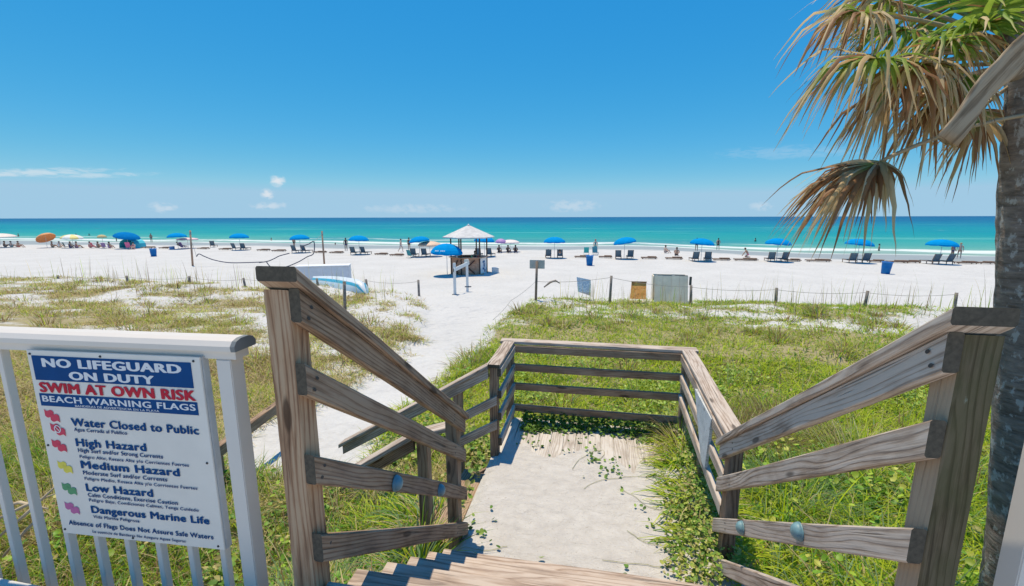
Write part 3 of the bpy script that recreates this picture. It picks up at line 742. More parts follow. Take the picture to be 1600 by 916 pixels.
# below the white fence and beside the left railing
def mixF(x, y, t):
    bl = sstep(1.4, .5, np.hypot(x+1.75, y-2.3)); g = sstep(.46, .6, fbm(x*.9, y*.9, 68))
    return W6(x, .16+.4*g, .26, 1.0*(1-g)+.30, .05+1.9*bl, .22, .28)
make_field('mixed_grass', 5200, (-8, -1.02), (1.35, 5.2), 9, .13, lambda x, y: .30+.22*fbm(x, y, 69), lambda x, y: .009+0*x, mixF,
           lambda x, y: np.clip(1-1.2*path_mask(x, y), 0, 1)*.9, 'mixed green and straw grass below the white fence and left stair railing', .55, 1.3)
make_field('mixed_grass', 2600, (-14, -4.0), (1.4, 5), 9, .13, lambda x, y: .24+.16*fbm(x, y, 69), lambda x, y: .008+0*x, mixF,
           lambda x, y: np.clip(1-1.2*path_mask(x, y), 0, 1)*.8, 'mixed green and straw grass seen between the white fence balusters', .55, 1.2)
# darker and browner weeds standing in clumps through both dunes
make_field('weed_clumps', 110, (-3.2, 14), (5.6, 19), 70, .30, lambda x, y: .34+.25*fbm(x*.8, y*.8, 90), lambda x, y: .008+.0008*y, lambda x, y, t: W6(x, .15, .1, .25, .25, .9, .7),
           lambda x, y: (1-path_mask(x, y))*np.where(y < 11, .8, .9), 'brown and dark green weed clumps standing through the right meadow', .6, .9)
make_field('weed_clumps', 230, (-36, -4), (5, 21), 60, .34, lambda x, y: .30+.30*fbm(x*.8, y*.8, 91), lambda x, y: .008+.0008*y, lambda x, y, t: W6(x, .12, .15, .55, .05, .9, .5),
           lambda x, y: (1-path_mask(x, y))*.85, 'brown and olive weed clumps scattered over the left dune', .6, .9)
# tall sea-oat stalks on the crest
def oats():
    n = 620
    x = np.concatenate([RNG.uniform(-32, -9, n//2), RNG.uniform(-1.5, 17, n-n//2)]); y = RNG.uniform(16.5, 22.5, n)
    ok = (path_mask(x, y) < .3); x, y = x[ok], y[ok]; z = ground(x, y); n = len(x)
    c = pick(W6(x, 0, .05, .5, 0, .35, .25), [LUSH, YEL, STRAW, BLUEG, BROWN, OLIVE])*1.35
    return blades('sea_oats', np.stack([x, y, z], -1), RNG.uniform(.6, 1.15, n)+.9*RNG.random(n)**3, RNG.uniform(.012, .026, n), RNG.uniform(0, 6.28, n), np.abs(RNG.normal(.05, .06, n)), np.abs(RNG.normal(.25, .25, n)), c, GRASS,
                  'tall thin sea oat stalks standing along the dune crest', 'sea oats')
oats()
# single tall straw stalks and seed heads on the right slope
def stalks():
    n = 220; x = RNG.uniform(.6, 8, n); y = RNG.uniform(5.4, 13, n); z = ground(x, y)
    c = pick(W6(x, 0, .2, .6, 0, .5, .2), [LUSH, YEL, STRAW, BLUEG, BROWN, OLIVE])
    return blades('seed_stalks', np.stack([x, y, z], -1), RNG.uniform(.45, 1.05, n), RNG.uniform(.007, .014, n), RNG.uniform(0, 6.28, n), np.abs(RNG.normal(.1, .1, n)), np.abs(RNG.normal(.6, .4, n)), c, GRASS,
                  'scattered tall straw seed stalks above the right meadow grass', 'grass')
stalks()

def leaves(name, X, Y, Z, size, col, label, cat, tilt=.5):
    """small round cupped leaves of a creeping plant, each a six-sided dish"""
    n = len(X); a0 = RNG.uniform(0, 6.28, n); k = 6
    nx = RNG.normal(0, tilt, n); ny = RNG.normal(0, tilt, n); nn = np.stack([nx, ny, np.ones(n)], -1); nn /= np.linalg.norm(nn, axis=1, keepdims=True)
    t1 = np.cross(nn, np.stack([np.cos(a0), np.sin(a0), 0*a0], -1)); t1 /= np.linalg.norm(t1, axis=1, keepdims=True); t2 = np.cross(nn, t1)
    c = np.stack([X, Y, Z], -1); V = [c-nn*size[:, None]*.12]
    el = RNG.uniform(.65, 1.0, n)
    for i in range(k):
        th = 2*np.pi*i/k; rr = (1.15 if i == 0 else (.92 if i % 2 else 1.0))
        V.append(c+(t1*np.cos(th)*rr+t2*np.sin(th)*el[:, None]*rr)*size[:, None]*.5)
    V = np.stack(V, 1).reshape(-1, 3); o = (np.arange(n)*(k+1))[:, None]
    T = np.concatenate([o+np.array([[0, 1+i, 1+(i+1) % k]]) for i in range(k)], 0)
    me = mesh_np(name, V, T)
    C = np.concatenate([np.repeat(col[:, None, :], k+1, 1), np.ones((n, k+1, 1))], -1)
    at_ = me.attributes.new('tint', 'FLOAT_COLOR', 'POINT'); at_.data.foreach_set('color', np.ascontiguousarray(C, np.float32).reshape(-1))
    return stuff(obj(name, me, LEAF), label, cat)
def cover(name, n, xr, yr, prob, hmax, label, cols, smin=.03, smax=.065, onland=True):
    x = RNG.uniform(*xr, n); y = RNG.uniform(*yr, n); k = RNG.random(n) < prob(x, y); x, y = x[k], y[k]; n = len(x)
    zb = np.where((np.abs(x) < 1.1) & (y < 5.1) & (y > 2.6), drift_z(x, y), ground(x, y)) if onland else ground(x, y)
    z = zb+.01+hmax(x, y)*RNG.random(n)
    c = np.array(cols)[RNG.integers(0, len(cols), n)]*RNG.normal(1, .18, (n, 1))
    return leaves(name, x, y, z, RNG.uniform(smin, smax, n), np.clip(c, .01, .6), label, 'ground cover')
IVY = [(.13, .26, .035), (.20, .34, .05), (.28, .40, .09), (.09, .18, .03)]
IVYY = [(.21, .34, .05), (.35, .42, .08), (.14, .26, .04), (.42, .37, .15)]
def pR(x, y):
    edge = .30+.25*(fbm(x*2.5, y*2.5, 81)-.5)+.42*sstep(3.1, 4.4, y)*(1-sstep(4.3, 4.9, y))*.0
    n = sstep(.40, .60, fbm(x*5, y*5, 82)); edge = edge+.12+.42*sstep(3.3, 4.6, y); base = sstep(edge+.05, edge+.4, x+.45*(fbm(x*1.4, y*1.4, 83)-.5))
    gap = np.exp(-((y-4.55)/.25)**2)*.5
    return np.clip(base*(.30+.7*n)*(1-gap*(x < .85)), 0, 1)
cover('creeping_pennywort', 15000, (.1, 1.3), (2.62, 4.95), pR, lambda x, y: .03+.16*sstep(.5, 1.1, x), 'creeping round leaved green plants spreading over the right half of the landing', IVYY+[(.45, .48, .12)], .018, .042)
cover('creeping_pennywort', 5000, (-.8, 1.0), (4.72, 5.2), lambda x, y: sstep(4.74, 5.0, y+.35*(fbm(x*3, y*3, 84)-.5))*.95, lambda x, y: .05+.14*sstep(4.8, 5.1, y), 'dark green leaf row along the far edge of the landing under the rail', [(.08, .17, .025), (.13, .24, .035), (.20, .33, .05)], .025, .05)
def pS(x, y):
    v = np.zeros_like(x)
    for (cx, cy, r_) in ((-.55, 4.5, .10), (-.2, 4.62, .12), (.02, 4.45, .10), (.1, 4.25, .08), (.22, 4.12, .13), (-.7, 4.7, .1), (.35, 3.75, .05), (.45, 3.5, .06), (-.05, 4.7, .1), (.55, 3.3, .06), (-.7, 2.75, .09), (-.3, 2.72, .05), (.1, 2.73, .07), (.3, 2.76, .06), (-.85, 3.1, .10)): v += np.exp(-((x-cx)/r_)**2-((y-cy)/(r_*1.4))**2)
    return np.clip(v*.8, 0, 1)
cover('vine_sprigs', 1300, (-1, 1), (2.65, 4.9), pS, lambda x, y: .03+0*x, 'small vine sprigs creeping across the sand and planks of the landing', IVY, .025, .05)
def runners():
    bm = bmesh.new(); rg = random.Random(5)
    for (x, y, a, L) in ((.75, 4.0, 2.6, .9), (.7, 3.5, 2.9, .5), (.5, 4.9, -2.0, 1.1), (.05, 4.95, -1.7, .7), (-.5, 4.95, -1.4, .55), (.72, 3.05, 2.8, .45), (.2, 4.95, -1.2, .6), (-.2, 4.95, -1.9, .5), (.62, 2.85, 3.0, .5), (-.95, 2.75, .3, .4)):
        pts = []
        for k in range(12):
            pts.append((x, y, float(drift_z(np.array([x]), np.array([y]))[0])+.008)); a += rg.uniform(-.35, .35); x += math.cos(a)*L/11; y += math.sin(a)*L/11
        bm_tube(bm, pts, .0022, 4)
    stuff(from_bm('vine_runners', bm, plain('vine_stem', (.30, .30, .12), .7), None), 'thin trailing vine stems running over the sand on the landing', 'ground cover')
runners()
cover('leafy_plants', 7000, (-3.3, -1.0), (2.6, 6.2), lambda x, y: np.clip((1-path_mask(x, y)*1.3), 0, 1)*np.where((x > -1.05), 0, 1)*sstep(.38, .52, fbm(x*1.6, y*1.6, 85)), lambda x, y: .12+.22*fbm(x*2, y*2, 86)*np.where((y > 3) & (y < 4.25), .4, 1), 'leafy low plants around the side steps and handrails left of the landing', IVYY, .035, .08)
cover('leafy_plants', 24000, (-3.1, 9), (5.15, 11), lambda x, y: sstep(.46, .60, fbm(x*.9, y*.9, 87))*(1-path_mask(x, y))*.9, lambda x, y: .16+.10*fbm(x*2, y*2, 86), 'broad leaved creepers mixed into the meadow beyond the landing rail', [(.28, .42, .06), (.42, .50, .08), (.19, .33, .05), (.36, .44, .10)], .04, .085)

cover('broad_weeds', 9000, (1.05, 5.5), (.9, 6.0), lambda x, y: sstep(.52, .62, fbm(x*1.3, y*1.3, 95)), lambda x, y: .22+.35*fbm(x*2, y*2, 96), 'broad leaved weeds growing up among the long grass on the right', [(.22, .38, .04), (.36, .50, .05), (.14, .28, .03), (.48, .50, .10)], .035, .085)
cover('broad_weeds', 6000, (-6.5, -1.1), (1.4, 4.4), lambda x, y: sstep(.50, .60, fbm(x*1.3, y*1.3, 97)), lambda x, y: .18+.25*fbm(x*2, y*2, 98), 'broad leaved weeds among the grass below the white fence', [(.18, .34, .04), (.30, .44, .05), (.12, .24, .03), (.46, .38, .14)], .03, .075)
def clump(name, label, x, y, n, hh, ww, cols, spread_, lean, bend, zb=None):
    a = RNG.uniform(0, 6.28, n); r = spread_*np.sqrt(RNG.random(n)); X = x+r*np.cos(a); Y = y+r*np.sin(a)
    Z = ground(X, Y)-.02 if zb is None else np.full(n, zb)
    c = np.array(cols)[RNG.integers(0, len(cols), n)]*RNG.normal(1, .15, (n, 1))
    o = blades(name, np.stack([X, Y, Z], -1), hh*RNG.uniform(.5, 1.1, n), ww*RNG.uniform(.7, 1.2, n), a+RNG.normal(0, .4, n), np.abs(RNG.normal(.1, .08, n))+lean*r/spread_, np.abs(RNG.normal(bend, .4, n)), np.clip(c, .01, .7), GRASS, label, 'grass clump')
    del o['kind']; return o
clump('grass_clump', 'blue green arching grass clump poking up between the left stair rails', -1.18, 2.62, 60, .62, .011, [BLUEG, LUSH, YEL*.9], .10, .55, 1.4, CZ-2.55)
clump('grass_clump', 'large silvery green grass clump filling the gap below the third left rail', -1.75, 2.15, 420, .62, .0085, [BLUEG, BLUEG*1.15, LUSH, STRAW], .42, .6, 1.5)
clump('grass_clump', 'dry brown and straw grass clump at the far right corner of the landing', 1.02, 4.74, 260, .50, .007, [STRAW, BROWN, YEL, STRAW], .16, .6, 1.3, CZ-2.52)
clump('grass_clump', 'tall brown seeding grass clump behind the right landing rail', 2.15, 6.5, 900, .80, .010, [BROWN, STRAW*.8, OLIVE*.8, BROWN*.8], .60, .45, .8)
clump('grass_clump', 'second brown dead looking grass clump further behind the right landing rail', 3.1, 7.2, 700, .70, .011, [BROWN, STRAW*.8, BROWN*.7, OLIVE*.7], .6, .45, .8)
clump('grass_clump', 'pale straw grass clump with tall bent stems above the right stair railing', 3.6, 6.2, 420, .95, .009, [STRAW, STRAW*1.1, OLIVE, YEL], .5, .4, 1.1)
clump('grass_clump', 'blue green spiky grass clump behind the right stair railing', 2.3, 5.0, 420, .70, .010, [BLUEG, BLUEG*.8, LUSH], .45, .6, .9)
clump('grass_clump', 'wispy pale grass clump just beyond the far landing rail', .62, 5.55, 260, .75, .006, [STRAW, BLUEG, YEL, BLUEG], .35, .45, 1.0)
clump('grass_clump', 'dry leaf and twig clump beside the top of the left steps', -1.25, 1.95, 260, .30, .012, [STRAW, BROWN, (.42, .30, .13), LUSH], .22, .9, 1.6, CZ-2.3)
for k, (x, y, n, hh, cl) in enumerate(((.98, 3.15, 190, .42, 0), (1.0, 3.65, 230, .46, 1), (1.0, 4.1, 200, .40, 0), (1.04, 4.45, 200, .44, 1), (.92, 3.75, 90, .22, 0), (1.0, 4.62, 110, .28, 1), (.90, 2.85, 100, .26, 0))):
    clump('grass_clump', ('tangled yellow green plants by the foot of the right stair railing', 'tall yellow green tangle leaning through the right landing rails', 'bright green tangle at the middle of the right landing rails', 'straw and green tangle hiding the far end of the right landing rails', 'low sprawling tangle at the inner edge of the right landing plants',
          'low straw tangle at the far right of the landing sand', 'small tangle beside the bottom tread on the right')[k], x, y, n, hh, .013, [(YEL, LUSH, YEL*.8, OLIVE), (YEL, STRAW, LUSH, YEL)][cl], .26, .9, 1.7, CZ-2.52)
clump('grass_clump', 'green grass clump growing over the side steps behind the left stair post', -1.45, 3.45, 420, .42, .012, [LUSH, YEL, STRAW, BLUEG], .42, .8, 1.6, CZ-2.85)
clump('grass_clump', 'grass clump between the bottom left rails and the side steps', -1.35, 2.75, 300, .44, .010, [BLUEG, LUSH, STRAW, YEL], .30, .8, 1.5, CZ-2.75)
clump('grass_clump', 'green grass clump at the outer end of the side steps', -2.0, 3.6, 300, .40, .012, [LUSH, YEL, OLIVE], .36, .8, 1.6, CZ-3.1)
# ------------------------------------------------------------------ palm tree beside the right railing
def trunk_material():
    mt, N, p, out = new_mat('palm_trunk')
    tc = N.new('ShaderNodeTexCoord'); P_ = tc.outputs['Object']
    n = N.noise(N.mapping(P_, (9, 9, 22)), 1.0, 5, .65); ringn = N.noise(N.mapping(P_, (3, 3, 26)), 1.0, 5, .7, .8)
    c = N.ramp(N.math('ADD', N.math('MULTIPLY', n, .55), N.math('MULTIPLY', ringn, .5)), ((.34, (.075, .056, .044)), (.52, (.23, .18, .15)), (.72, (.38, .315, .27))))
    li = N.mapr(N.noise(N.mapping(P_, (12, 12, 8)), 1.3, 5, .65), .535, .62)
    c = N.mix(N.math('MULTIPLY', li, .75), c, (.52, .49, .46))
    N.set(p.inputs['Base Color'], c); p.inputs['Roughness'].default_value = .9; p.inputs['Specular IOR Level'].default_value = .2
    N.set(p.inputs['Normal'], N.bump(N.math('ADD', n, N.math('MULTIPLY', ringn, .7)), .7, .015))
    return mt
palm = thing('palm_tree', 'tall palm with rough grey trunk and drooping half dead fan fronds at the right edge', 'tree')
PB = Vector((2.95, 3.25, 1.0)); palm.location = PB
def palm_trunk():
    # centre line: leans a little to the left going up
    zs = [.6, 1.2, 2.3, 3.2, 4.05, 4.9, 5.4, 6.9]; cx = [3.10, 3.07, 2.99, 2.86, 2.74, 2.64, 2.58, 2.60]; rr = [.22, .215, .20, .19, .19, .19, .185, .18]
    bm = bmesh.new(); n = 28; rings = []
    zz = np.linspace(.6, 6.9, 110)
    for z in zz:
        c = np.interp(z, zs, cx); r_ = np.interp(z, zs, rr)
        r_ *= 1+.012*math.sin(z*46+math.sin(z*9)*2)
        rings.append([bm.verts.new((c-PB.x+r_*math.cos(2*math.pi*k/n)*(1+.035*math.sin(k*5.1+z*6)), r_*math.sin(2*math.pi*k/n)*(1+.035*math.cos(k*3.7+z*5)), z-PB.z)) for k in range(n)])
    for A, B in zip(rings, rings[1:]):
        for k in range(n): bm.faces.new((A[k], A[(k+1) % n], B[(k+1) % n], B[k]))
    bm.faces.new(rings[-1])
    from_bm('trunk', bm, trunk_material(), palm, True)
palm_trunk()
GREENP = np.array((.16, .29, .03)); GREEN2 = np.array((.34, .44, .07)); TANP = np.array((.60, .41, .20)); TAN2 = np.array((.72, .55, .33)); BRNP = np.array((.34, .17, .075))
CROWN = Vector((2.52, 3.22, 5.25))
def frond(hub, axis, up, L, n=40, spread_=115, droop=1.0, dead=.5, w=.032, curl=.3, start=None, seed=0, stalk_r=.012):
    """fan leaf: folded strips radiating from the hub; the strips give way to gravity along their length"""
    rg = np.random.default_rng(seed+100)
    hub = np.array(hub, float); ax = np.array(axis, float); ax /= np.linalg.norm(ax); upv = np.array(up, float); upv -= ax*upv.dot(ax); upv /= np.linalg.norm(upv); sd_ = np.cross(ax, upv)
    S = 9; V = []; F = []; C = []
    for i in range(n):
        ph = rad(spread_)*(2*(i+.5)/n-1)+rg.normal(0, .05)
        Ls = L*(1-.28*abs(ph)/rad(spread_))*rg.uniform(.6, 1.15)
        d = ax*math.cos(ph)+sd_*math.sin(ph)+upv*rg.normal(.06, .16)+sd_*rg.normal(0, .06); d /= np.linalg.norm(d)
        # costapalmate: inner strips start further along the rib
        p = hub+ax*.16*L*math.cos(ph*.8)
        dr = droop*rg.uniform(.65, 1.4); tw = rg.normal(0, .5*curl); brk = rg.uniform(.3, .6)
        isdead = rg.random() < dead*.6
        w_ = w*rg.uniform(.7, 1.15)
        base = len(V)
        for k in range(S+1):
            t = k/S
            g = dr*(.10+1.5*max(0, t-.18)+(1.0 if t > brk else 0)*.8)
            dd = d+np.array([0, 0, -1])*g+np.array([rg.normal(0, .09), rg.normal(0, .09), rg.normal(0, .05)]); dd /= np.linalg.norm(dd)
            if k: p = p+dd*Ls/S
            s_ = np.cross(dd, upv+.01); ln = np.linalg.norm(s_); s_ = s_/ln if ln > 1e-5 else sd_
            nrm = np.cross(s_, dd); a_ = tw*t*4; s_ = s_*math.cos(a_)+nrm*math.sin(a_); nrm = np.cross(s_, dd)
            wid = w_*(min(1, .45+3.2*t) if t < .3 else max(.04, 1-(t-.3)/.72))
            fold = .35*wid
            V += [p-s_*wid*.5, p+nrm*fold*.6, p+s_*wid*.5]
            m_ = np.clip((t-(1-dead)*.95)/.25, 0, 1) if not isdead else np.clip((t+.15)/.2, 0, 1)
            gcol = GREENP*(1-.0)+(GREEN2-GREENP)*rg.uniform(0, 1)
            tcol = (TANP, TAN2, BRNP)[int(rg.integers(0, 3))] if k == 0 else tcol
            c = gcol*(1-m_)+tcol*m_
            C += [c, c*1.06, c]
        for k in range(S):
            b = base+3*k
            F += [(b, b+1, b+4, b+3), (b+1, b+2, b+5, b+4)]
    V = np.array(V); C = np.array(C); F = np.array(F)
    me = mesh_np('frond', V-np.array(PB), F)
    a = me.attributes.new('tint', 'FLOAT_COLOR', 'POINT'); a.data.foreach_set('color', np.concatenate([np.clip(C, .01, .8), np.ones((len(C), 1))], 1).astype(np.float32).reshape(-1))
    me.shade_smooth()
    o = obj('frond', me, FROND, palm)
    s0 = np.array(start if start is not None else CROWN, float); mid = (s0+hub)/2+np.array([0, 0, .10*np.linalg.norm(hub-s0)])
    pts = [s0*(1-t)**2+2*mid*t*(1-t)+hub*t*t-np.array(PB) for t in np.linspace(0, 1, 9)]+[hub+ax*.16*L-np.array(PB)]
    tube('frond_stalk', pts, [stalk_r*1.7]+[stalk_r]*8+[stalk_r*.4], STALK_D if dead > .45 else STALK_G, o, 6)
    return o
STALK_G = plain('green_stalk', (.16, .20, .06), .5); STALK_D = plain('dry_stalk', (.40, .29, .17), .7, .2)
def H(px, py, y): return tuple(aty(px, py, y))
frond(H(1392, 92, 2.85), (-.92, -.25, -.02), (.0, -.35, 1), .66, 60, 122, 1.01, .62, 0.0275, .4, seed=1)
frond(H(1365, 22, 3.05), (-.95, -.1, .12), (.2, -.3, 1), .52, 51, 118, 1.10, .80, 0.0275, .5, seed=2)
frond(H(1395, 243, 3.0), (-.85, -.12, -.42), (-.5, -.45, .85), .74, 86, 68, 0.70, 1.0, 0.0305, .8, seed=3, start=(2.55, 3.1, 4.98))
frond(H(1440, 100, 3.0), (-.45, -.5, -.2), (-.3, -.6, .8), .58, 60, 130, 1.41, .82, 0.0275, .5, seed=4)
frond(H(1515, 55, 2.95), (-.2, -.9, .12), (0, .2, 1), .46, 60, 165, 0.66, .20, 0.0247, .3, seed=5)
frond(H(1440, 50, 3.3), (-.8, .1, .2), (.1, -.5, 1), .60, 56, 120, 0.75, .40, 0.0275, .3, seed=6)
frond(H(1555, 25, 2.95), (-.15, -.7, .75), (0, .7, .5), .48, 47, 140, 0.31, .10, 0.0261, .2, seed=7)
frond(H(1470, 135, 3.2), (-.35, -.15, -.9), (-.7, -.4, .3), .54, 50, 100, 0.97, 1.0, 0.0261, .7, seed=8)
frond(H(1538, 165, 3.35), (-.15, .1, -1), (-.4, -.9, 0), .50, 46, 95, 0.88, 1.0, 0.0247, .7, seed=9)
frond(H(1410, 118, 3.2), (-.5, .1, -.75), (-.6, -.5, .6), .62, 56, 110, 1.06, .92, 0.0275, .6, seed=10)
frond(H(1490, 15, 3.35), (-.3, .3, .8), (-.4, -.8, .3), .56, 51, 125, 0.53, .30, 0.0275, .3, seed=11)
frond(H(1395, 5, 3.35), (-.8, .2, .45), (.4, -.3, .8), .54, 51, 118, 0.79, .6, 0.0275, .3, seed=12)
frond(H(1505, 120, 3.05), (-.45, -.4, -.5), (-.3, -.7, .6), .44, 47, 125, 1.14, .7, 0.0247, .5, seed=14)
frond(H(1475, 75, 2.9), (-.5, -.6, .05), (-.2, -.3, .9), .44, 47, 140, 1.06, .5, 0.0247, .4, seed=15)
for k, (az, elv) in enumerate(((20, 30), (70, 45), (120, 20), (165, 55), (215, 25), (255, 60), (310, 15), (-10, 70))):   # the side of the crown above and behind the frame
    a = rad(az); e = rad(elv); d = Vector((math.cos(a)*math.cos(e), math.sin(a)*math.cos(e), math.sin(e)))
    if d.y < -.5 and d.x < .2: continue
    hb = CROWN+d*.85+Vector((0, 0, .35)); frond(tuple(hb), tuple(d), (-d.x*.3, -d.y*.3, 1), .60, 60, 120, .8, .25 if elv > 25 else .6, .020, .3, seed=30+k)
def dead_boot():
    # old sawn-off leaf base hanging down from the crown in front of the trunk
    a = aty(1622, 62, 2.05); b = aty(1545, 125, 2.02); c = aty(1478, 222, 2.0)
    pts = [a*(1-t)**2+2*(b)*t*(1-t)+c*t*t for t in np.linspace(0, 1, 12)]
    pts = [a.lerp(b, t*2) if t < .5 else b.lerp(c, t*2-1) for t in np.linspace(0, 1, 14)]
    bm = bmesh.new(); rings = []
    for i, p in enumerate(pts):
        t = i/13; d = (pts[min(i+1, 13)]-pts[max(i-1, 0)]).normalized(); s = d.cross(Vector((0, 1, .25))).normalized(); u = s.cross(d)
        wd = .060+.008*math.sin(t*6+1)-.020*t; th = .016
        ring = []
        for k in range(12):
            an = 2*math.pi*k/12; q = s*math.cos(an)*wd+u*(math.sin(an)*th-.35*math.cos(an)**2*wd*.7)
            ring.append(bm.verts.new(p+q*(1+.07*math.sin(k*7+i*1.3))-PB))
        rings.append(ring)
    for A, B in zip(rings, rings[1:]):
        for k in range(12): bm.faces.new((A[k], A[(k+1) % 12], B[(k+1) % 12], B[k]))
    bm.faces.new(rings[0][::-1]); bm.faces.new(rings[-1])
    dx = (c-a).normalized(); dy = dx.cross(Vector((0, 1, 0))).normalized(); dz = dx.cross(dy); M = Matrix((dx, dy, dz)).transposed().to_4x4(); M.translation = a-PB
    bmesh.ops.transform(bm, matrix=M.inverted(), verts=bm.verts[:])
    o = from_bm('dead_leaf_base', bm, wood('dry_leaf_base', (.08, .052, .028), (.27, .19, .115), (.41, .31, .205), 0, .05), palm, True); o.matrix_local = M
    a2 = aty(1562, 135, 2.12); b2 = aty(1523, 168, 2.1)
    tube('dead_leaf_base', [a2-PB, (a2+b2)/2-PB, b2-PB], [.008, .012, .003], STALK_D, palm, 6)
dead_boot()
for k, (px, py, y, ax) in enumerate(((1570, 60, 3.1, (-.3, -.4, .8)), (1585, 95, 3.05, (-.5, -.5, .6)), (1592, 20, 3.0, (-.1, -.6, .8)))):
    p = aty(px, py, y); d = Vector(ax).normalized(); tube('leaf_base', [p-PB-d*.1, p-PB, p-PB+d*.16], [.05, .045, .02], plain('boot_brown', (.22, .17, .13), .9, .3), palm, 8)

# ------------------------------------------------------------------ things on the beach
BZ = 0.0
def on(px, py, z=BZ):
    p = at(px, py, z)
    for _ in range(3): p = at(px, py, gz(p.x, p.y))
    return p
UB = plain('umbrella_blue', (.0, .255, .60), .9, .10, 3, spec=.05); UBD = plain('umbrella_deep_blue', (.0, .17, .46), .9, .1, 3, spec=.05)
NAVY = plain('sling_navy', (.10, .155, .20), .85, .2, 5); POLE = plain('white_pole', (.65, .65, .65), .5)
def canopy_mesh(name, R_, dep, mat, parent, n=8, alt=None, scal=.05):
    bm = bmesh.new(); K = 5; m_ = n*3; rings = []; top = bm.verts.new((0, 0, dep))
    for j in range(1, K+1):
        t = j/K; ring = []
        for k in range(m_):
            a = 2*math.pi*k/m_; c = (1-math.cos(2*math.pi*(k % 3)/3))*.5        # panels sag between ribs
            r_ = R_*math.sin(t*1.25)/math.sin(1.25)*(1-.025*c*t); z = dep*(math.cos(t*1.25)-math.cos(1.25))/(1-math.cos(1.25))-scal*c*t*.5*0+scal*.6*c*t*(-.2)
            ring.append(bm.verts.new((r_*math.cos(a), r_*math.sin(a), z)))
        rings.append(ring)
    val = [bm.verts.new((v.co.x*1.005, v.co.y*1.005, v.co.z-.11-(.03 if k % 3 else 0))) for k, v in enumerate(rings[-1])]
    for k in range(m_): f = bm.faces.new((top, rings[0][k], rings[0][(k+1) % m_])); f.material_index = (k//3) % 2 if alt else 0
    for A, B in zip(rings+[], rings[1:]+[val]):
        for k in range(m_): f = bm.faces.new((A[k], A[(k+1) % m_], B[(k+1) % m_], B[k])); f.material_index = (k//3) % 2 if alt else 0
    o = from_bm(name, bm, [mat, alt] if alt else mat, parent)
    md = o.modifiers.new('solid', 'SOLIDIFY'); md.thickness = .006
    return o
def make_umbrella(label, loc, R_=1.17, dep=.48, h=2.3, mat=None, tilt=(0, 0), alt=None, group=None):
    t = thing('beach_umbrella', label, 'umbrella', loc, 0, group)
    c = canopy_mesh('canopy', R_, dep, mat or UB, t, alt=alt); c.location = (0, 0, h-dep); c.rotation_euler = (tilt[0], tilt[1], 0)
    tube('pole', [(0, 0, -.1), (0, 0, h-dep*.4)], .022, POLE, t, 6)
    lathe('finial', [(.012, dep), (.02, dep+.02), (.005, dep+.07)], POLE, c, 6)
    return t
rows = [  # pixel x, pixel y of the pole foot, tilt, label
    (1467, 413, (0, .05), 'blue beach umbrella nearest to the palm trunk'),
    (1339, 411, (0, .10), 'blue beach umbrella second from the palm trunk, just left of a blue trash barrel'),
    (1213, 409, (0, .05), 'blue beach umbrella left of the hanging dead palm frond'),
    (1095, 408.5, (0, .09), 'blue beach umbrella with a standing bather at its right edge'),
    (975, 405, (.02, -.17), 'blue beach umbrella tilted down to the left, right of a blue trash barrel'),
    (866, 403.5, (0, 0), 'blue beach umbrella shading two people on loungers, beyond the grey sign post'),
    (757, 401, (0, .05), 'blue beach umbrella half hidden behind the tiki kiosk roof posts'),
    (656, 401.5, (0, -.13), 'blue beach umbrella next to the teal chair left of the kiosk umbrella'),
    (562, 398, (0, .03), 'blue beach umbrella right of the right volleyball post'),
    (470, 395, (0, -.04), 'blue beach umbrella between the two volleyball posts, near the right post'),
    (376, 391, (0, .02), 'blue beach umbrella between the two volleyball posts, right of the empty wooden chair'),
    (279, 389.5, (0, -.04), 'blue beach umbrella behind the left volleyball post'),
]
UPOS = []
for px, py, tl, lb in rows:
    p = on(px, py); UPOS.append(p); make_umbrella(lb, p, tilt=tl, group='blue rental umbrellas along the shore')
p = on(699, 431); ku = make_umbrella('large bright blue umbrella in front of the kiosk with a pale mark on its side', p, 1.22, .62, 2.45, UB, (.03, .05))
bm = bmesh.new()
for i in range(7):
    a0 = rad(-118+i*6); a1 = a0+rad(4.2); r1, r2 = 1.13, 1.185
    if i == 3: continue
    vs = [bm.verts.new((r_*math.cos(a), r_*math.sin(a), z)) for r_, z, a in ((r1, 2.45-.43, a0), (r1, 2.45-.43, a1), (r2, 2.45-.51, a1), (r2, 2.45-.51, a0))]; bm.faces.new(vs)
from_bm('pale_mark', bm, plain('pale_blue_print', (.45, .62, .75), .7), ku)
p = on(201, 388.5); make_umbrella('big deep blue umbrella tilted over a cyan shade tent on the left', p, 1.55, .62, 2.35, UBD, (0, .22))
p = on(74, 387.5); make_umbrella('orange beach umbrella tipped steeply to the left at far left', p, 1.15, .5, 2.05, plain('umbrella_orange', (.80, .33, .12), .6), (0, -.62))
p = on(115, 387.5); make_umbrella('white and yellow striped beach umbrella right of the orange one', p, 1.3, .5, 2.0, plain('umbrella_white', (.75, .74, .68), .6), (0, .05), plain('umbrella_pale_yellow', (.75, .62, .22), .6))
p = on(2, 387); make_umbrella('pale cream beach umbrella cut by the left edge of the photo', p, 1.9, .4, 2.15, plain('umbrella_cream', (.72, .62, .55), .6), (0, .05))
p = on(162, 388); make_umbrella('small straw coloured sunshade above the seated group at left', p, .55, .3, 2.0, plain('umbrella_straw', (.55, .42, .20), .8), (0, 0))
p = on(672, 401); make_umbrella('low tan and pink umbrella behind the blue kiosk umbrella', p, 1.35, .4, 1.75, plain('umbrella_tan', (.72, .50, .36), .6), (0, 0))
p = on(783, 394); make_umbrella('small purple umbrella far behind the right side of the kiosk', p, .75, .42, 1.7, plain('umbrella_purple', (.42, .24, .50), .6), (0, .06))
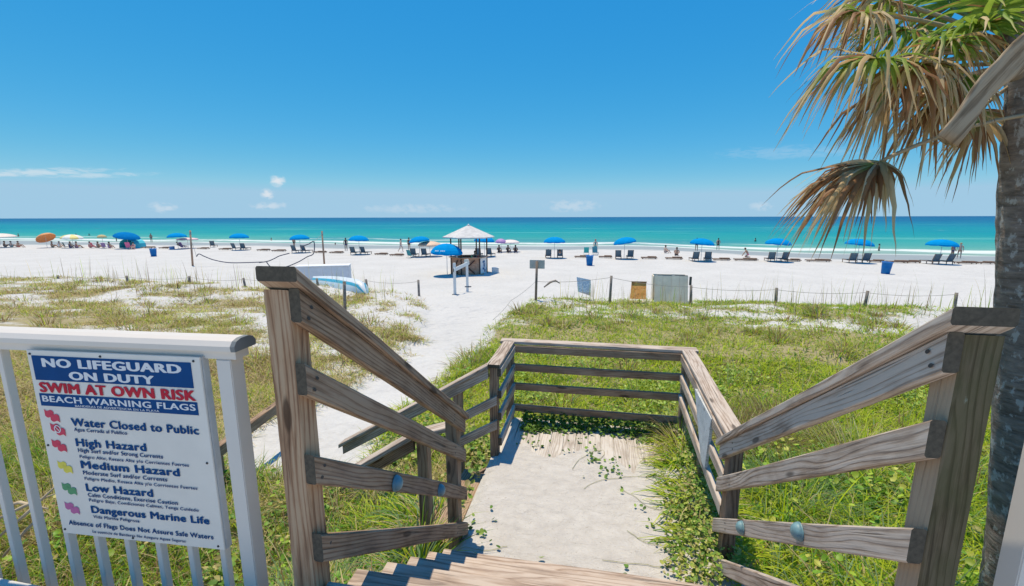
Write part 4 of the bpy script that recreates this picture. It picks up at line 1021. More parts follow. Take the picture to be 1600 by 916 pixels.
p = on(797, 393.5); make_umbrella('flat white and pink umbrella right of the purple one', p, 1.25, .32, 1.55, plain('umbrella_white_pink', (.76, .66, .62), .6), (0, 0))
p = on(279, 389); make_umbrella('pink edged white canopy low under the blue umbrella at the left volleyball post', p+Vector((.4, 1.2, 0)), 1.35, .2, 1.55, plain('umbrella_pink', (.78, .52, .52), .6), (0, 0))

def make_lounger(label, loc, rz, group=None):
    t = thing('beach_lounger', label, 'lounger', loc, rz, group)
    bm = bmesh.new()
    for s in (-.28, .28): bm_box(bm, (s, .45, .30), (.05, 1.5, .07))
    for y in (-.25, .45, 1.15): bm_box(bm, (0, y, .30), (.52, .05, .05))
    from_bm('frame', bm, WOODK, t)
    bm = bmesh.new()
    bmesh.ops.create_grid(bm, x_segments=1, y_segments=6, size=.5)
    for v in bm.verts: v.co = Vector((v.co.x*.50, .45+v.co.y*1.4, .335-.04*(1-(2*v.co.y)**2)))
    o = from_bm('seat', bm, NAVY, t); o.modifiers.new('s', 'SOLIDIFY').thickness = .02
    R_ = Matrix.Rotation(rad(-32), 3, 'X')
    bm = bmesh.new(); bm_box(bm, (0, -.27, .66), (.56, .035, .74), Matrix.Rotation(rad(22), 3, 'X')); from_bm('backrest', bm, NAVY, t)
    bm = bmesh.new()
    for s in (-.29, .29): bm_box(bm, (s, -.275, .645), (.035, .045, .80), Matrix.Rotation(rad(22), 3, 'X'))
    from_bm('back_frame', bm, WOODK, t)
    for sx in (-.28, .28):
        for y in (-.2, 1.1): box('leg', (sx, y, .135), (.045, .05, .27), WOODK, t, 0)
    return t
lg = None
ord_ = ['nearest the palm trunk', 'second from the palm trunk', 'left of the hanging dead frond', 'with the standing bather beside it', 'tilted down to the left', 'beyond the grey sign post', 'half hidden behind the kiosk', 'left of the kiosk umbrella', 'right of the right volleyball post', 'beside the right volleyball post', 'right of the empty wooden chair', 'behind the left volleyball post']
for i, (p, o_) in enumerate(zip(UPOS, ord_)):
    if i == 11: continue
    for s, nm in ((-1, 'left'), (1, 'right')):
        q = p+Vector((s*.62, -.15+.1*s, 0)); q.z = gz(q.x, q.y)-.02
        lb = f'{nm} navy lounger under the blue umbrella {o_}'
        if lg is None: lg = make_lounger(lb, q, .1); lg['group'] = 'navy loungers in pairs under the umbrellas'
        else: dup(lg, q, random.uniform(-.22, .22), lb)
q = on(333, 386.5); q.z -= .02; make_lounger('empty wooden beach chair standing alone right of the left volleyball post', q, .5)

def folded_lounger(label, loc, L, rz, group):
    t = thing('folded_lounger', label, 'lounger', loc, rz, group)
    bm = bmesh.new()
    for y in (-.27, .27): bm_box(bm, (0, y, .16), (L, .05, .08))
    for k in range(int(L/.16)): bm_box(bm, (-L/2+.1+k*.16, 0, .215), (.10, .56, .022))
    from_bm('slatted_frame', bm, WOODK, t)
    bm = bmesh.new()
    for x in (-L*.4, L*.4):
        for y in (-.25, .25): bm_box(bm, (x, y, .06), (.05, .05, .13))
    from_bm('legs', bm, WOODK, t)
    bm = bmesh.new(); bm_box(bm, (L*.18, 0, .27), (L*.55, .50, .07)); bmesh.ops.bevel(bm, geom=bm.edges[:], offset=.02, segments=2, affect='EDGES'); from_bm('folded_back', bm, WOODK, t)
    return t
FL = [(908, 402.8, 24), (946, 403, 24), (1014, 404.5, 28), (1053, 405.3, 30), (1127, 407, 30), (1165, 407.5, 40), (1238, 408.5, 26), (1278, 409, 40), (1368, 410, 26), (1402, 411, 34), (1424, 411, 24), (1508, 412.5, 34), (1540, 412.7, 26),
      (352, 390.5, 22), (412, 392, 24), (436, 393, 26), (500, 395.5, 24), (526, 396, 26), (596, 398.5, 24), (620, 400, 26), (232, 388, 26), (258, 388.6, 20), (318, 389.5, 22)]
fl = {}
for k, (px, py, wpx) in enumerate(FL):
    p = on(px, py); p.z -= .03; dep = (p-Vector((0, 0, CZ))).dot(_f); L = wpx*dep/FPX*.86
    side = 'right of the sign post' if px > 850 else 'left of the kiosk'
    where = {0: 'left of the barrel beyond the sign post', 1: 'right of the barrel beyond the sign post'}.get(k, None)
    folded_lounger(('flat folded brown wooden lounger in the row '+side) if where is None else 'flat folded lounger '+where, p, L, random.uniform(-.05, .05), 'flat folded loungers right of the kiosk' if px > 850 else 'flat folded loungers left of the kiosk')

# trash barrels
TB = plain('barrel_blue', (.005, .15, .44), .55, .12, 6, spec=.2)
def barrel(label, px, py, s, lean):
    p = on(px, py); t = thing('trash_barrel', label, 'trash can', p, 0, 'blue trash barrels on the beach'); t.scale = (s,)*3; t.rotation_euler = (0, lean, 0)
    lathe('barrel', [(.24, 0), (.27, .02), (.30, .45), (.315, .47), (.31, .50), (.335, .88), (.36, .90), (.36, .93), (.32, .93), (.25, .1)], TB, t, 20)
    lathe('liner_bag', [(.30, .80), (.362, .915), (.372, .945), (.33, .945), (.30, .84)], plain('liner_blue', (.03, .22, .62), .35), t, 20)
barrel('blue trash barrel in front of the second umbrella from the palm', 1383, 428, 1.0, .06)
barrel('blue trash barrel between the sign post and the tilted umbrella', 921, 415, .98, 0)
barrel('blue trash barrel left of the left volleyball post', 240.5, 401, .98, 0)

# volleyball court
def vpost(px0, py0, px1, py1, label):
    p = on(px0, py0); y = p.y; q = aty(px1, py1, y)
    t = thing('volleyball_post', label, 'post', p, 0, 'volleyball posts')
    tube('pole', [(0, 0, -.2), tuple(q-p)], [.085, .07], plain('post_wood', (.36, .235, .165), .85, .25, 12), t, 10)
    tube('padding_tape', [tuple((q-p)*.86), tuple((q-p)*.95)], [.083, .083], plain('post_grey_tape', (.30, .28, .27), .8), t, 10)
    return q
va = vpost(301, 415.5, 297, 360, 'brown wooden volleyball post on the left of the sagging net')
vb = vpost(507, 416, 503, 361, 'brown wooden volleyball post on the right of the sagging net')
NETM = plain('net_tape', (.07, .08, .12), .8)
nt = thing('volleyball_net', 'dark slack volleyball net sagging onto the sand between the two posts', 'net', on(400, 416))
def curve_px(pts, ys):
    out = []
    for (px, py), y in zip(pts, ys): out.append(aty(px, py, y))
    res = []
    for i in range(len(out)-1):
        a = out[max(i-1, 0)]; b = out[i]; c = out[i+1]; d = out[min(i+2, len(out)-1)]
        for t in np.linspace(0, 1, 7)[:-1]: res.append(.5*((2*b)+(c-a)*t+(2*a-5*b+4*c-d)*t*t+(3*b-a-3*c+d)*t**3))
    return res+[out[-1]]
l0 = nt.location
for nm, pts, ys in (('net_tape', [(307, 401), (311, 397), (320, 401), (335, 406.5), (358, 410.5), (385, 410.5), (410, 409.5)], [34]*7),
                    ('net_tape', [(405, 410.5), (418, 408.5), (428, 404.5), (437, 400), (452, 396)], [34.5]*5),
                    ('net_tape', [(416, 409), (425, 418), (445, 417.5), (465, 410), (480, 401.5), (490, 396), (490.5, 378), (482, 381.5), (470, 386)], [34.6]*9),
                    ('tie_rope', [(490.5, 378), (497, 372), (504, 365)], [34.6, 35, 35.3]), ('tie_rope', [(297, 372), (302, 385), (307, 401)], [34]*3)):
    tube(nm, [tuple(p-l0) for p in curve_px(pts, ys)], .045 if nm == 'net_tape' else .015, NETM if nm == 'net_tape' else plain('rope_pale', (.45, .44, .36), .9), nt, 5)

# kiosk
def kiosk():
    p = on(733.5, 427); t = thing('beach_kiosk', 'six sided beach kiosk with pale shingle roof on thin dark posts and bar counter', 'kiosk', p, rad(11))
    ROOF = plain('roof_shingle', (.60, .58, .57), .9, .15, 3); DW = plain('kiosk_dark_post', (.09, .055, .04), .8, .3, 8); BW = wood('kiosk_wood', (.24, .12, .07), (.50, .27, .17), (.60, .38, .26), 0, .05)
    WH = plain('kiosk_white_panel', (.84, .82, .80), .6, .06, 4)
    n = 6; a0 = rad(10)
    def pt(r_, k, z): a = a0+2*math.pi*k/n; return Vector((r_*math.cos(a), r_*math.sin(a), z))
    bm = bmesh.new(); top = bm.verts.new((0, 0, 3.82)); low = bm.verts.new((0, 0, 3.70))
    e = [bm.verts.new(pt(2.05, k, 2.90)) for k in range(n)]; e2 = [bm.verts.new(pt(2.05, k, 2.82)) for k in range(n)]
    for k in range(n):
        bm.faces.new((top, e[k], e[(k+1) % n])); bm.faces.new((e[k], e2[k], e2[(k+1) % n], e[(k+1) % n])); bm.faces.new((low, e2[(k+1) % n], e2[k]))
    rf = from_bm('roof', bm, ROOF, t)
    lathe('roof_cap', [(.14, 3.76), (.05, 3.86), (.02, 3.90)], plain('roof_cap_white', (.75, .75, .75), .6), rf, 8)
    for k in range(n):
        q = pt(1.42, k, 0); bm = bmesh.new(); bm_box(bm, (q.x, q.y, 1.5), (.10, .10, 3.05)); from_bm('post', bm, DW, t)
    for k in range(n):
        a = pt(1.40, k, 0); b = pt(1.40, (k+1) % n, 0); mid = (a+b)/2; d = (b-a); ang = math.atan2(d.y, d.x); facing = mid.normalized()
        side = 'front' if facing.y < -.3 else 'back'
        R_ = Matrix.Rotation(ang, 3, 'Z')
        isw = facing.x > .25 and facing.y < .2
        bm = bmesh.new(); bm_box(bm, (mid.x*.99, mid.y*.99, .66), (d.length-.06, .05, 1.28), R_); pn = from_bm('counter_panel', bm, WH if isw else BW, t)
        if isw and facing.y < -.1:
            bm = bmesh.new()
            for (u, w_, z0, h_) in ((.05, .34, .35, .16), (.18, .24, .55, .30), (.10, .40, .88, .16), (.30, .20, .15, .2)):
                bm_box(bm, tuple(mid*1.02+d.normalized()*(u-.05)+Vector((0, 0, z0+h_/2))), (w_, .012, h_), R_)
            from_bm('painted_emblem', bm, plain('emblem_blue', (.02, .12, .28), .6, .3, 8), pn)
        if not isw and facing.y < -.1:
            for sg in (-1, 1): board('cross_brace', p+mid*1.03+Vector((0, 0, .10))-d*.40*sg, p+mid*1.03+Vector((0, 0, 1.15))+d*.40*sg, .04, .10, plain('brace_dark', (.10, .045, .03), .8), pn)
    bm = bmesh.new(); o1 = [bm.verts.new(pt(1.62, k, 1.36)) for k in range(n)]; i1 = [bm.verts.new(pt(1.15, k, 1.36)) for k in range(n)]; o2 = [bm.verts.new(pt(1.62, k, 1.30)) for k in range(n)]; i2 = [bm.verts.new(pt(1.15, k, 1.30)) for k in range(n)]
    for k in range(n):
        j = (k+1) % n
        for f in ((o1[k], o1[j], i1[j], i1[k]), (o2[j], o2[k], i2[k], i2[j]), (o1[k], o2[k], o2[j], o1[j]), (i1[j], i2[j], i2[k], i1[k])): bm.faces.new(f)
    from_bm('countertop', bm, BW, t)
    for j, (x, y, h_) in enumerate(((.55, -1.2, .25), (1.0, -.9, .18), (-.6, -1.25, .2))):
        o = lathe('bottle', [(.05, 0), (.06, .02), (.055, h_*.6), (.02, h_*.8), (.02, h_)], plain(('bottle_green', 'bottle_red', 'bottle_white')[j], ((.05, .25, .12), (.5, .08, .06), (.6, .6, .6))[j], .3), None, 8)
        o.location = p+Vector((x, y, 1.36)); tag(o, ('green bottle on the kiosk counter beside the vendor', 'short red bottle on the right end of the kiosk counter', 'white bottle on the left of the kiosk counter')[j], 'bottle')
    box('floor_deck', (0, 0, .03), (2.4, 2.4, .06), BW, t, 0)
    return p
KP = kiosk()

# white H-shaped rinse stand in front of the kiosk
def hstand():
    a = on(711, 461.5); b = on(730.5, 456); t = thing('rinse_stand', 'white two post frame with a slanted board standing in front of the kiosk', 'stand', a)
    W1 = plain('stand_white', (.74, .74, .73), .6, .06)
    za = aty(711.5, 411, a.y); zb = aty(730, 405, b.y)
    for q, top in ((a, za), (b, zb)):
        c = (q+Vector((0, 0, (top.z-q.z)/2)))-a; bm = bmesh.new(); bm_box(bm, tuple(c), (.12, .12, top.z-q.z)); o = from_bm('post', bm, W1, t)
        o2 = box('foot_shadow', (q.x-a.x+.04, q.y-a.y, .03), (.36, .16, .05), plain('foot_shadow_grey', (.12, .12, .13), .8), t, 0)  # dark slab painting the short shadow right of each post foot
    d = b-a; q0 = aty(712, 421, a.y); q1 = aty(731, 411.5, b.y)
    board('cross_board', q0-(q1-q0)*.15, q1+(q1-q0)*.10, .04, .20, W1, t)
    bx = aty(729, 409.5, b.y); bm = bmesh.new(); bm_box(bm, tuple(bx-a), (.24, .14, .30)); from_bm('control_box', bm, plain('stand_cream', (.72, .70, .62), .6), t)
hstand()

# storage box and overturned hull left of the path
def storage():
    l = on(463, 443); r = on(546, 441); d = r-l; L = d.length; ang = math.atan2(d.y, d.x)
    h_ = aty(546, 415.5, r.y).z-r.z
    t = thing('storage_box', 'long low white storage box on the sand right of the right volleyball post', 'box', l, ang)
    WB = plain('box_white', (.66, .67, .70), .7, .08, 2)
    box('body', (L/2, .55, h_/2-.03), (L, 1.1, h_-.06), WB, t, .02)
    box('lid', (L/2, .55, h_-.02), (L+.06, 1.18, .07), plain('box_lid', (.74, .74, .75), .6, .05), t, .01)
    a = on(506, 452); b = on(556, 458)
    t = thing('paddle_boat', 'white overturned paddle boat hull with a bright blue stripe beside the white box', 'boat', (a+b)/2, math.atan2((b-a).y, (b-a).x)+.15)
    L = (b-a).length*1.15; bm = bmesh.new(); rings = []
    for i in range(13):
        u = i/12; x = (u-.5)*L; wd = .62*(1-abs(2*u-1)**3)**.5+.02; hh = .82*(.65+.35*math.sin(min(1, u*1.15)*math.pi*.62))*(1 if u < .85 else math.sqrt(max(0, 1-((u-.85)/.15)**2))*.9+.1)
        rings.append([bm.verts.new((x, wd*math.cos(a_), max(0, hh*math.sin(a_)))) for a_ in np.linspace(0, math.pi, 13)])
    for A, B in zip(rings, rings[1:]):
        for k in range(12):
            f = bm.faces.new((A[k], A[k+1], B[k+1], B[k])); f.material_index = 1 if k in (5, 6, 7) else (2 if k in (4, 8) else 0)
    bm.faces.new(rings[0]); bm.faces.new(rings[-1][::-1])
    from_bm('hull', bm, [plain('hull_pale', (.52, .62, .68), .4, .1, 3), plain('hull_white', (.66, .70, .74), .35, .05), plain('hull_blue', (.06, .36, .52), .4, .15)], t, True)
storage()

# sand fence posts with rope
PF = [(2, 440, 428), (92, 437.5, 430), (200, 447, 431), (297, 446, 431.5), (383, 444, 434.5), (497, 441, 435), (539, 487, 440), (575, 456, 436.5), (655, 466, 437.5), (953, 464, 431), (1080, 466, 446), (1213, 468, 450), (1352, 469.5, 454.5), (1493, 471, 457.5)]
PL_ = ['leaning brown sand fence post at the very left edge', 'short sand fence post in the grass left of the blue barrel', 'sand fence post below the blue barrel on the left', 'sand fence post below the left volleyball post', 'sand fence post left of the stair railing post top', 'sand fence post in front of the white storage box',
       'tall dark sand fence post close by, behind the left stair railing', 'sand fence post right of the overturned paddle boat', 'sand fence post at the left mouth of the sand path', 'tall sand fence post between the blue panel and orange board', 'sand fence post at the right end of the grey wooden box', 'sand fence post right of the grey wooden box below the bathers', 'sand fence post below the blue barrel on the right', 'sand fence post nearest the palm trunk']
TOPS = []
for (px, py, pt_), lb in zip(PF, PL_):
    y0 = 15.6 if px == 539 else (21.2 if px > 560 else 20.8)
    p = aty(px, py, y0); g_ = gz(p.x, p.y); top = aty(px, pt_, y0); p.z = min(p.z, g_)-.15
    t = thing('fence_post', lb, 'post', p, 0, 'sand fence posts'); ln = -.12 if px == 2 else random.uniform(-.02, .02)
    tube('stake', [(0, 0, -.1), (ln*2, 0, (top.z-p.z)*.5), (ln*4, 0, top.z-p.z)], [.065, .062, .06], WOODF, t, 9)
    TOPS.append(top+Vector((ln*4, 0, -.08)))
ROPE = plain('rope_grey', (.33, .31, .29), .95)
sp = aty(837, 440, 19.8)
def rope(label, pts, sag):
    o = None; out = []
    for a, b in zip(pts, pts[1:]):
        for t in np.linspace(0, 1, 9)[:-1]: q = a.lerp(b, t); out.append(q-Vector((0, 0, sag*4*t*(1-t))))
    out.append(pts[-1]); o = tube('rope', out, .009, ROPE, None, 4); tag(o, label, 'rope')
rope('thin grey rope strung along the sand fence posts on the left dune', TOPS[0:6]+[TOPS[7], TOPS[8]], .12)
rope('thin grey rope strung along the sand fence posts on the right dune', [sp]+TOPS[9:], .10)
rope('thin rope running from the sign post down along the right edge of the path', [sp, aty(798, 470, 17.5), aty(770, 500, 13.5)], .05)
# sign on a post at the path mouth
b = aty(837, 469, 19.8); b.z = gz(b.x, b.y)-.1; tp = aty(839, 408, 19.8)
t = thing('sign_post', 'back of small grey sign on brown post right of the path mouth', 'sign', b)
tube('post', [(0, 0, -.1), tuple(tp-b)], [.06, .055], plain('sign_post_brown', (.22, .165, .13), .85, .25, 10), t, 8)
c = aty(839, 413.5, 19.8-.0)-b; box('sign_board', (c.x, c.y+.075, c.z), (.70, .022, .40), plain('sign_back_grey', (.52, .51, .48), .6, .12, 5), t, .006)
# loose panels on the sand
def panel(name, label, cat, quad, y, mat, th=.04, extra=0):
    P4 = [aty(px, py, y+(extra if k_ < 2 else 0)) for k_, (px, py) in enumerate(quad)]; c = sum(P4, Vector())/4; c.z = min(q.z for q in P4)
    t = thing(name, label, cat, c); bm = bmesh.new(); f = [bm.verts.new(q-c) for q in P4]; k = [bm.verts.new(q-c+Vector((0, th, 0))) for q in P4]
    bm.faces.new(f); bm.faces.new(k[::-1])
    for i in range(4): bm.faces.new((f[i], k[i], k[(i+1) % 4], f[(i+1) % 4]))
    from_bm('board', bm, mat, t); return t, c
def mesh_mat():
    mt, N, p, out = new_mat('blue_net_panel'); tc = N.new('ShaderNodeTexCoord'); v = N.noise(N.mapping(tc.outputs['Object'], (14, 14, 14)), 1.2, 4, .7)
    z = N.sep(tc.outputs['Object'])[2]; c = N.ramp(v, ((.35, (.16, .30, .48)), (.55, (.46, .58, .70)), (.72, (.75, .77, .80))))
    c = N.mix(N.mapr(N.math('ADD', z, N.math('MULTIPLY', v, .4)), .42, .30), c, (.42, .37, .36)); N.set(p.inputs['Base Color'], c); p.inputs['Roughness'].default_value = .7; return mt
panel('tilted_board', 'tilted blue grey panel stuck in the sand near the fence rope', 'panel', [(901, 433), (923, 437.5), (923, 462.5), (903, 456)], 21.5, mesh_mat(), .03, .25)
def orange_mat():
    mt, N, p, out = new_mat('orange_board'); tc = N.new('ShaderNodeTexCoord'); v = N.noise(tc.outputs['Object'], 6, 6, .7)
    N.set(p.inputs['Base Color'], N.ramp(v, ((.3, (.42, .18, .06)), (.5, (.90, .38, .09)), (.75, (.88, .55, .22))))); p.inputs['Roughness'].default_value = .8; return mt
t, c = panel('wooden_board', 'orange brown wooden board leaning upright left of the grey box', 'board', [(987, 441), (1010, 441.5), (1009.5, 468), (984.5, 467)], 21.4, orange_mat(), .05, .32)
q = [aty(px, py, 21.72)-c for px, py in ((986.6, 440.4), (1010.4, 441))]; bm = bmesh.new(); bm_box(bm, tuple((q[0]+q[1])/2), ((q[1]-q[0]).length, .07, .05)); from_bm('top_batten', bm, plain('batten', (.26, .17, .10), .8), t)
a = aty(1022, 468, 21.7); b = aty(1075, 468, 21.7); h_ = aty(1022, 432, 21.7).z-a.z; L = b.x-a.x
t = thing('wooden_box', 'large weathered grey plywood box in the sand right of the orange board', 'box', a)
GP = plain('grey_plywood', (.90, .77, .61), .85, .12, 2, bump=.3)
for k in range(4): box('side_board', (L*(k+.5)/4, .13, h_/2-.12), (L/4-.012, .04, h_+.3-.02*(k % 2)), GP, t, .004, Matrix.Rotation(rad(-14), 3, 'X'))
box('end_board', (L+.01, .72, h_/2-.15), (.05, .6, h_+.24), GP, t, .004); box('end_board', (-.01, .72, h_/2-.15), (.05, .6, h_+.24), GP, t, .004); box('back_board', (L/2, 1.0, h_/2-.15), (L, .05, h_+.3), GP, t, .004)
box('lid_strip', (L*.30, .34, h_+.03), (L*.42, .10, .06), plain('strip_grey', (.30, .29, .27), .9), t, .004); box('lid_strip', (L*.80, .33, h_+.0), (L*.38, .08, .07), plain('strip_dark', (.10, .095, .09), .9), t, .004)
box('hinge_post', (L+.05, -.02, h_-.18), (.10, .09, .40), plain('strip_dark', (.10, .095, .09), .9), t, .004)
o = tube('driftwood', [aty(850, 449, 20.2), aty(860, 441, 20.2), aty(868, 438.5, 20.2), aty(875, 443, 20.2)], [.03, .055, .05, .02], plain('driftwood_grey', (.36, .29, .25), .9, .25), None, 8); tag(o, 'bent piece of driftwood between the sign post and the blue panel', 'driftwood')

# teal tent and chairs
def tent(label, px, py, W_, h_, col):
    p = on(px, py); t = thing('shade_tent', label, 'tent', p); m1 = plain('tent_'+str(px), col, .6, .1)
    bm = bmesh.new(); f = []
    for i in range(9):
        a = math.pi*i/8; f.append([bm.verts.new((W_/2*math.cos(a), y, h_*math.sin(a)**.7)) for y in (-.1, 1.6)])
    for A, B in zip(f, f[1:]): bm.faces.new((A[0], A[1], B[1], B[0]))
    o = from_bm('fabric', bm, m1, t); o.modifiers.new('s', 'SOLIDIFY').thickness = .01
    bm = bmesh.new(); bm.faces.new([bm.verts.new((W_/2*.98*math.cos(math.pi*i/8), 1.55, h_*.97*math.sin(math.pi*i/8)**.7)) for i in range(9)]); o = from_bm('back_wall', bm, m1, t); o.modifiers.new('s', 'SOLIDIFY').thickness = .01
    bm = bmesh.new(); bm_box(bm, (0, -.02, .06), (W_*.9, .3, .10)); from_bm('floor_sheet', bm, plain('tent_floor_teal', (.05, .30, .32), .6), t)
tent('cyan half dome beach tent under the deep blue umbrella at left', 200, 388, 2.9, 1.35, (.06, .52, .62))
def beach_chair(label, px, py, col, s=1., rz=0):
    p = on(px, py); t = thing('beach_chair', label, 'chair', p, rz); t.scale = (s,)*3; m1 = plain('chair_%d' % px, col, .7); fr = plain('chair_frame', (.5, .5, .5), .4, metal=.5)
    bm = bmesh.new(); bm_box(bm, (0, .1, .25), (.52, .5, .03)); from_bm('seat', bm, m1, t)
    bm = bmesh.new(); bm_box(bm, (0, -.25, .55), (.52, .03, .62), Matrix.Rotation(rad(18), 3, 'X')); from_bm('backrest', bm, m1, t)
    for sx in (-.27, .27):
        bm = bmesh.new(); bm_tube(bm, [(sx, -.38, .0), (sx, .35, .30), (sx, .33, 0)], .014, 5); from_bm('side_frame', bm, fr, t)
for a in (('teal beach chair left of the kiosk umbrella', 641.5, 403, (.03, .26, .30), 1.05), ('teal canvas beach chair left of the trash barrel beyond the sign post', 916, 398.5, (.03, .42, .42), 1.1), ('blue beach chair beside the teal one beyond the sign post', 930, 398.5, (.05, .25, .36), 1.15),
          ('red beach chair in the seated group left of the cyan tent', 147.5, 388, (.60, .10, .16), 1.), ('purple beach chair in the seated group left of the cyan tent', 164, 388.5, (.30, .18, .36), 1.), ('dark green beach chair at far left under the striped umbrella', 104, 387.8, (.10, .16, .16), 1.), ('pink folding chair in front of the cyan tent', 203, 390, (.66, .14, .30), 1.2), ('purple beach chair behind the left volleyball post', 287, 389.5, (.20, .10, .24), 1.2)): beach_chair(*a, rz=random.uniform(-.5, .5))

# ------------------------------------------------------------------ people
SKINS = [plain('skin_tan', (.42, .25, .17), .6), plain('skin_pale', (.60, .42, .33), .6), plain('skin_dark', (.16, .09, .06), .6)]
def skinned(name, verts, edges, radii, sub=1):
    me = bpy.data.meshes.new('tmp'); me.from_pydata(verts, edges, []); o = bpy.data.objects.new('tmp', me); COL.objects.link(o)
    md = o.modifiers.new('k', 'SKIN'); sv = me.skin_vertices[0].data
    for i, r_ in enumerate(radii): sv[i].radius = (r_, r_) if not isinstance(r_, tuple) else r_; sv[i].use_root = (i == 0)
    s_ = o.modifiers.new('s', 'SUBSURF'); s_.levels = sub; s_.render_levels = sub
    dg = bpy.context.evaluated_depsgraph_get(); dg.update(); m2 = bpy.data.meshes.new_from_object(o.evaluated_get(dg)); m2.name = name
    bpy.data.objects.remove(o); bpy.data.meshes.remove(me); m2.shade_smooth(); return m2
def figure(pose):
    # joints: 0 pelvis 1 belly 2 chest 3 neck 4 head 5 headtop | hips/legs | arms ; metres, facing -y
    if pose == 'stand':
        V = [(0, 0, .92), (0, -.01, 1.08), (0, 0, 1.32), (0, 0, 1.47), (0, -.02, 1.58), (0, -.01, 1.68), (.10, 0, .86), (.11, -.01, .48), (.12, .02, .08), (.12, -.12, .03), (-.10, 0, .86), (-.12, .02, .48), (-.13, .05, .08), (-.13, -.09, .03), (.19, 0, 1.38), (.26, .02, 1.10), (.25, -.08, .86), (.25, -.12, .77), (-.19, 0, 1.38), (-.27, .02, 1.10), (-.27, -.05, .86), (-.27, -.08, .77)]
    elif pose == 'walk':
        V = [(0, 0, .90), (0, -.02, 1.06), (0, -.04, 1.30), (0, -.05, 1.45), (0, -.08, 1.56), (0, -.07, 1.66), (.10, 0, .84), (.11, -.22, .50), (.11, -.20, .10), (.11, -.34, .05), (-.10, 0, .84), (-.11, .08, .46), (-.12, .34, .14), (-.12, .26, .04), (.19, -.03, 1.36), (.25, .14, 1.12), (.24, .10, .88), (.24, .08, .80), (-.19, -.03, 1.36), (-.26, -.14, 1.12), (-.24, -.30, .95), (-.23, -.36, .90)]
    elif pose == 'sit':
        V = [(0, .1, .14), (0, .12, .30), (0, .08, .54), (0, .06, .68), (0, .02, .79), (0, .03, .89), (.10, .05, .14), (.15, -.33, .40), (.14, -.55, .06), (.14, -.68, .04), (-.10, .05, .14), (-.16, -.33, .36), (-.16, -.56, .06), (-.16, -.68, .04), (.19, .08, .60), (.26, -.05, .38), (.18, -.28, .42), (.16, -.36, .42), (-.19, .08, .60), (-.27, -.02, .36), (-.20, -.25, .40), (-.18, -.33, .40)]
    elif pose == 'recline':
        V = [(0, 0, .46), (0, .16, .54), (0, .36, .72), (0, .46, .82), (0, .50, .92), (0, .54, 1.02), (.10, -.05, .45), (.13, -.45, .50), (.13, -.85, .42), (.13, -.92, .52), (-.10, -.05, .45), (-.13, -.42, .60), (-.13, -.75, .42), (-.13, -.85, .46), (.19, .38, .77), (.29, .20, .62), (.22, .00, .60), (.18, -.08, .58), (-.19, .38, .77), (-.30, .22, .60), (-.26, -.02, .52), (-.24, -.10, .50)]
    else:  # kneel / lean forward on the sand
        V = [(0, .1, .36), (0, .02, .50), (0, -.12, .70), (0, -.20, .82), (0, -.26, .92), (0, -.27, 1.01), (.10, .1, .32), (.13, -.22, .10), (.13, .20, .07), (.13, .34, .06), (-.10, .1, .32), (-.13, -.22, .10), (-.13, .20, .07), (-.13, .34, .06), (.19, -.13, .75), (.24, -.30, .48), (.20, -.44, .22), (.19, -.48, .14), (-.19, -.13, .75), (-.24, -.32, .48), (-.20, -.46, .22), (-.19, -.50, .14)]
    E_ = [(0, 1), (1, 2), (2, 3), (3, 4), (4, 5), (0, 6), (6, 7), (7, 8), (8, 9), (0, 10), (10, 11), (11, 12), (12, 13), (2, 14), (14, 15), (15, 16), (16, 17), (2, 18), (18, 19), (19, 20), (20, 21)]
    Rr = [.13, .125, .14, .055, .10, .06, .085, .06, .042, .035, .085, .06, .042, .035, .055, .042, .034, .03, .055, .042, .034, .03]
    body = skinned('body', V, E_, Rr, 2)
    v0, v1, v2 = Vector(V[0]), Vector(V[6]), Vector(V[10])
    k1 = v1.lerp(Vector(V[7]), .42); k2 = v2.lerp(Vector(V[11]), .42)
    trunks = skinned('shorts', [tuple(v0), tuple(v0.lerp(Vector(V[1]), .5)), tuple(v1), tuple(k1), tuple(v2), tuple(k2)], [(0, 1), (0, 2), (2, 3), (0, 4), (4, 5)], [.145, .135, .098, .092, .098, .092])
    top = skinned('top', [tuple(v0.lerp(Vector(V[1]), .2)), V[1], V[2], tuple(Vector(V[2]).lerp(Vector(V[3]), .45))], [(0, 1), (1, 2), (2, 3)], [.14, .138, .155, .08])
    h0 = Vector(V[4]).lerp(Vector(V[5]), .55)+Vector((0, .035, .0)); bm = bmesh.new(); bmesh.ops.create_icosphere(bm, subdivisions=2, radius=.112)
    for v in bm.verts: v.co = Vector((v.co.x*.92, v.co.y, v.co.z*.95))+h0
    hair = bpy.data.meshes.new('hair'); bm.to_mesh(hair); bm.free(); hair.shade_smooth()
    bm = bmesh.new()                                        # eyes, nose, mouth
    hc = Vector(V[4])
    return dict(body=body, shorts=trunks, top=top, hair=hair)
FIG = {k: figure(k) for k in ('stand', 'walk', 'sit', 'recline', 'kneel')}
def child_mesh(name, me, mat, parent):
    if not me.materials: me.materials.append(None)
    o = bpy.data.objects.new(name, me); COL.objects.link(o); o.parent = parent; o.material_slots[0].link = 'OBJECT'; o.material_slots[0].material = mat; return o
def person(label, p, pose, rz, skin, hair, shorts, top=None, s=1., dz=0):
    t = thing('person', label, 'person', (p.x, p.y, p.z+dz), rz); t.scale = (s,)*3; f = FIG[pose]
    child_mesh('body', f['body'], SKINS[skin], t); child_mesh('hair', f['hair'], plain('hair_%d%d' % (hair[0]*99, hair[1]*99), hair, .8), t)
    child_mesh('shorts', f['shorts'], plain('cloth_%d_%d_%d' % tuple(int(c*99) for c in shorts), shorts, .8), t)
    if top: child_mesh('top', f['top'], plain('cloth_%d_%d_%d' % tuple(int(c*99) for c in top), top, .8), t)
DK = (.03, .02, .015); BR = (.10, .06, .03); BL = (.40, .28, .12)
def pp(px, py): return on(px, py)
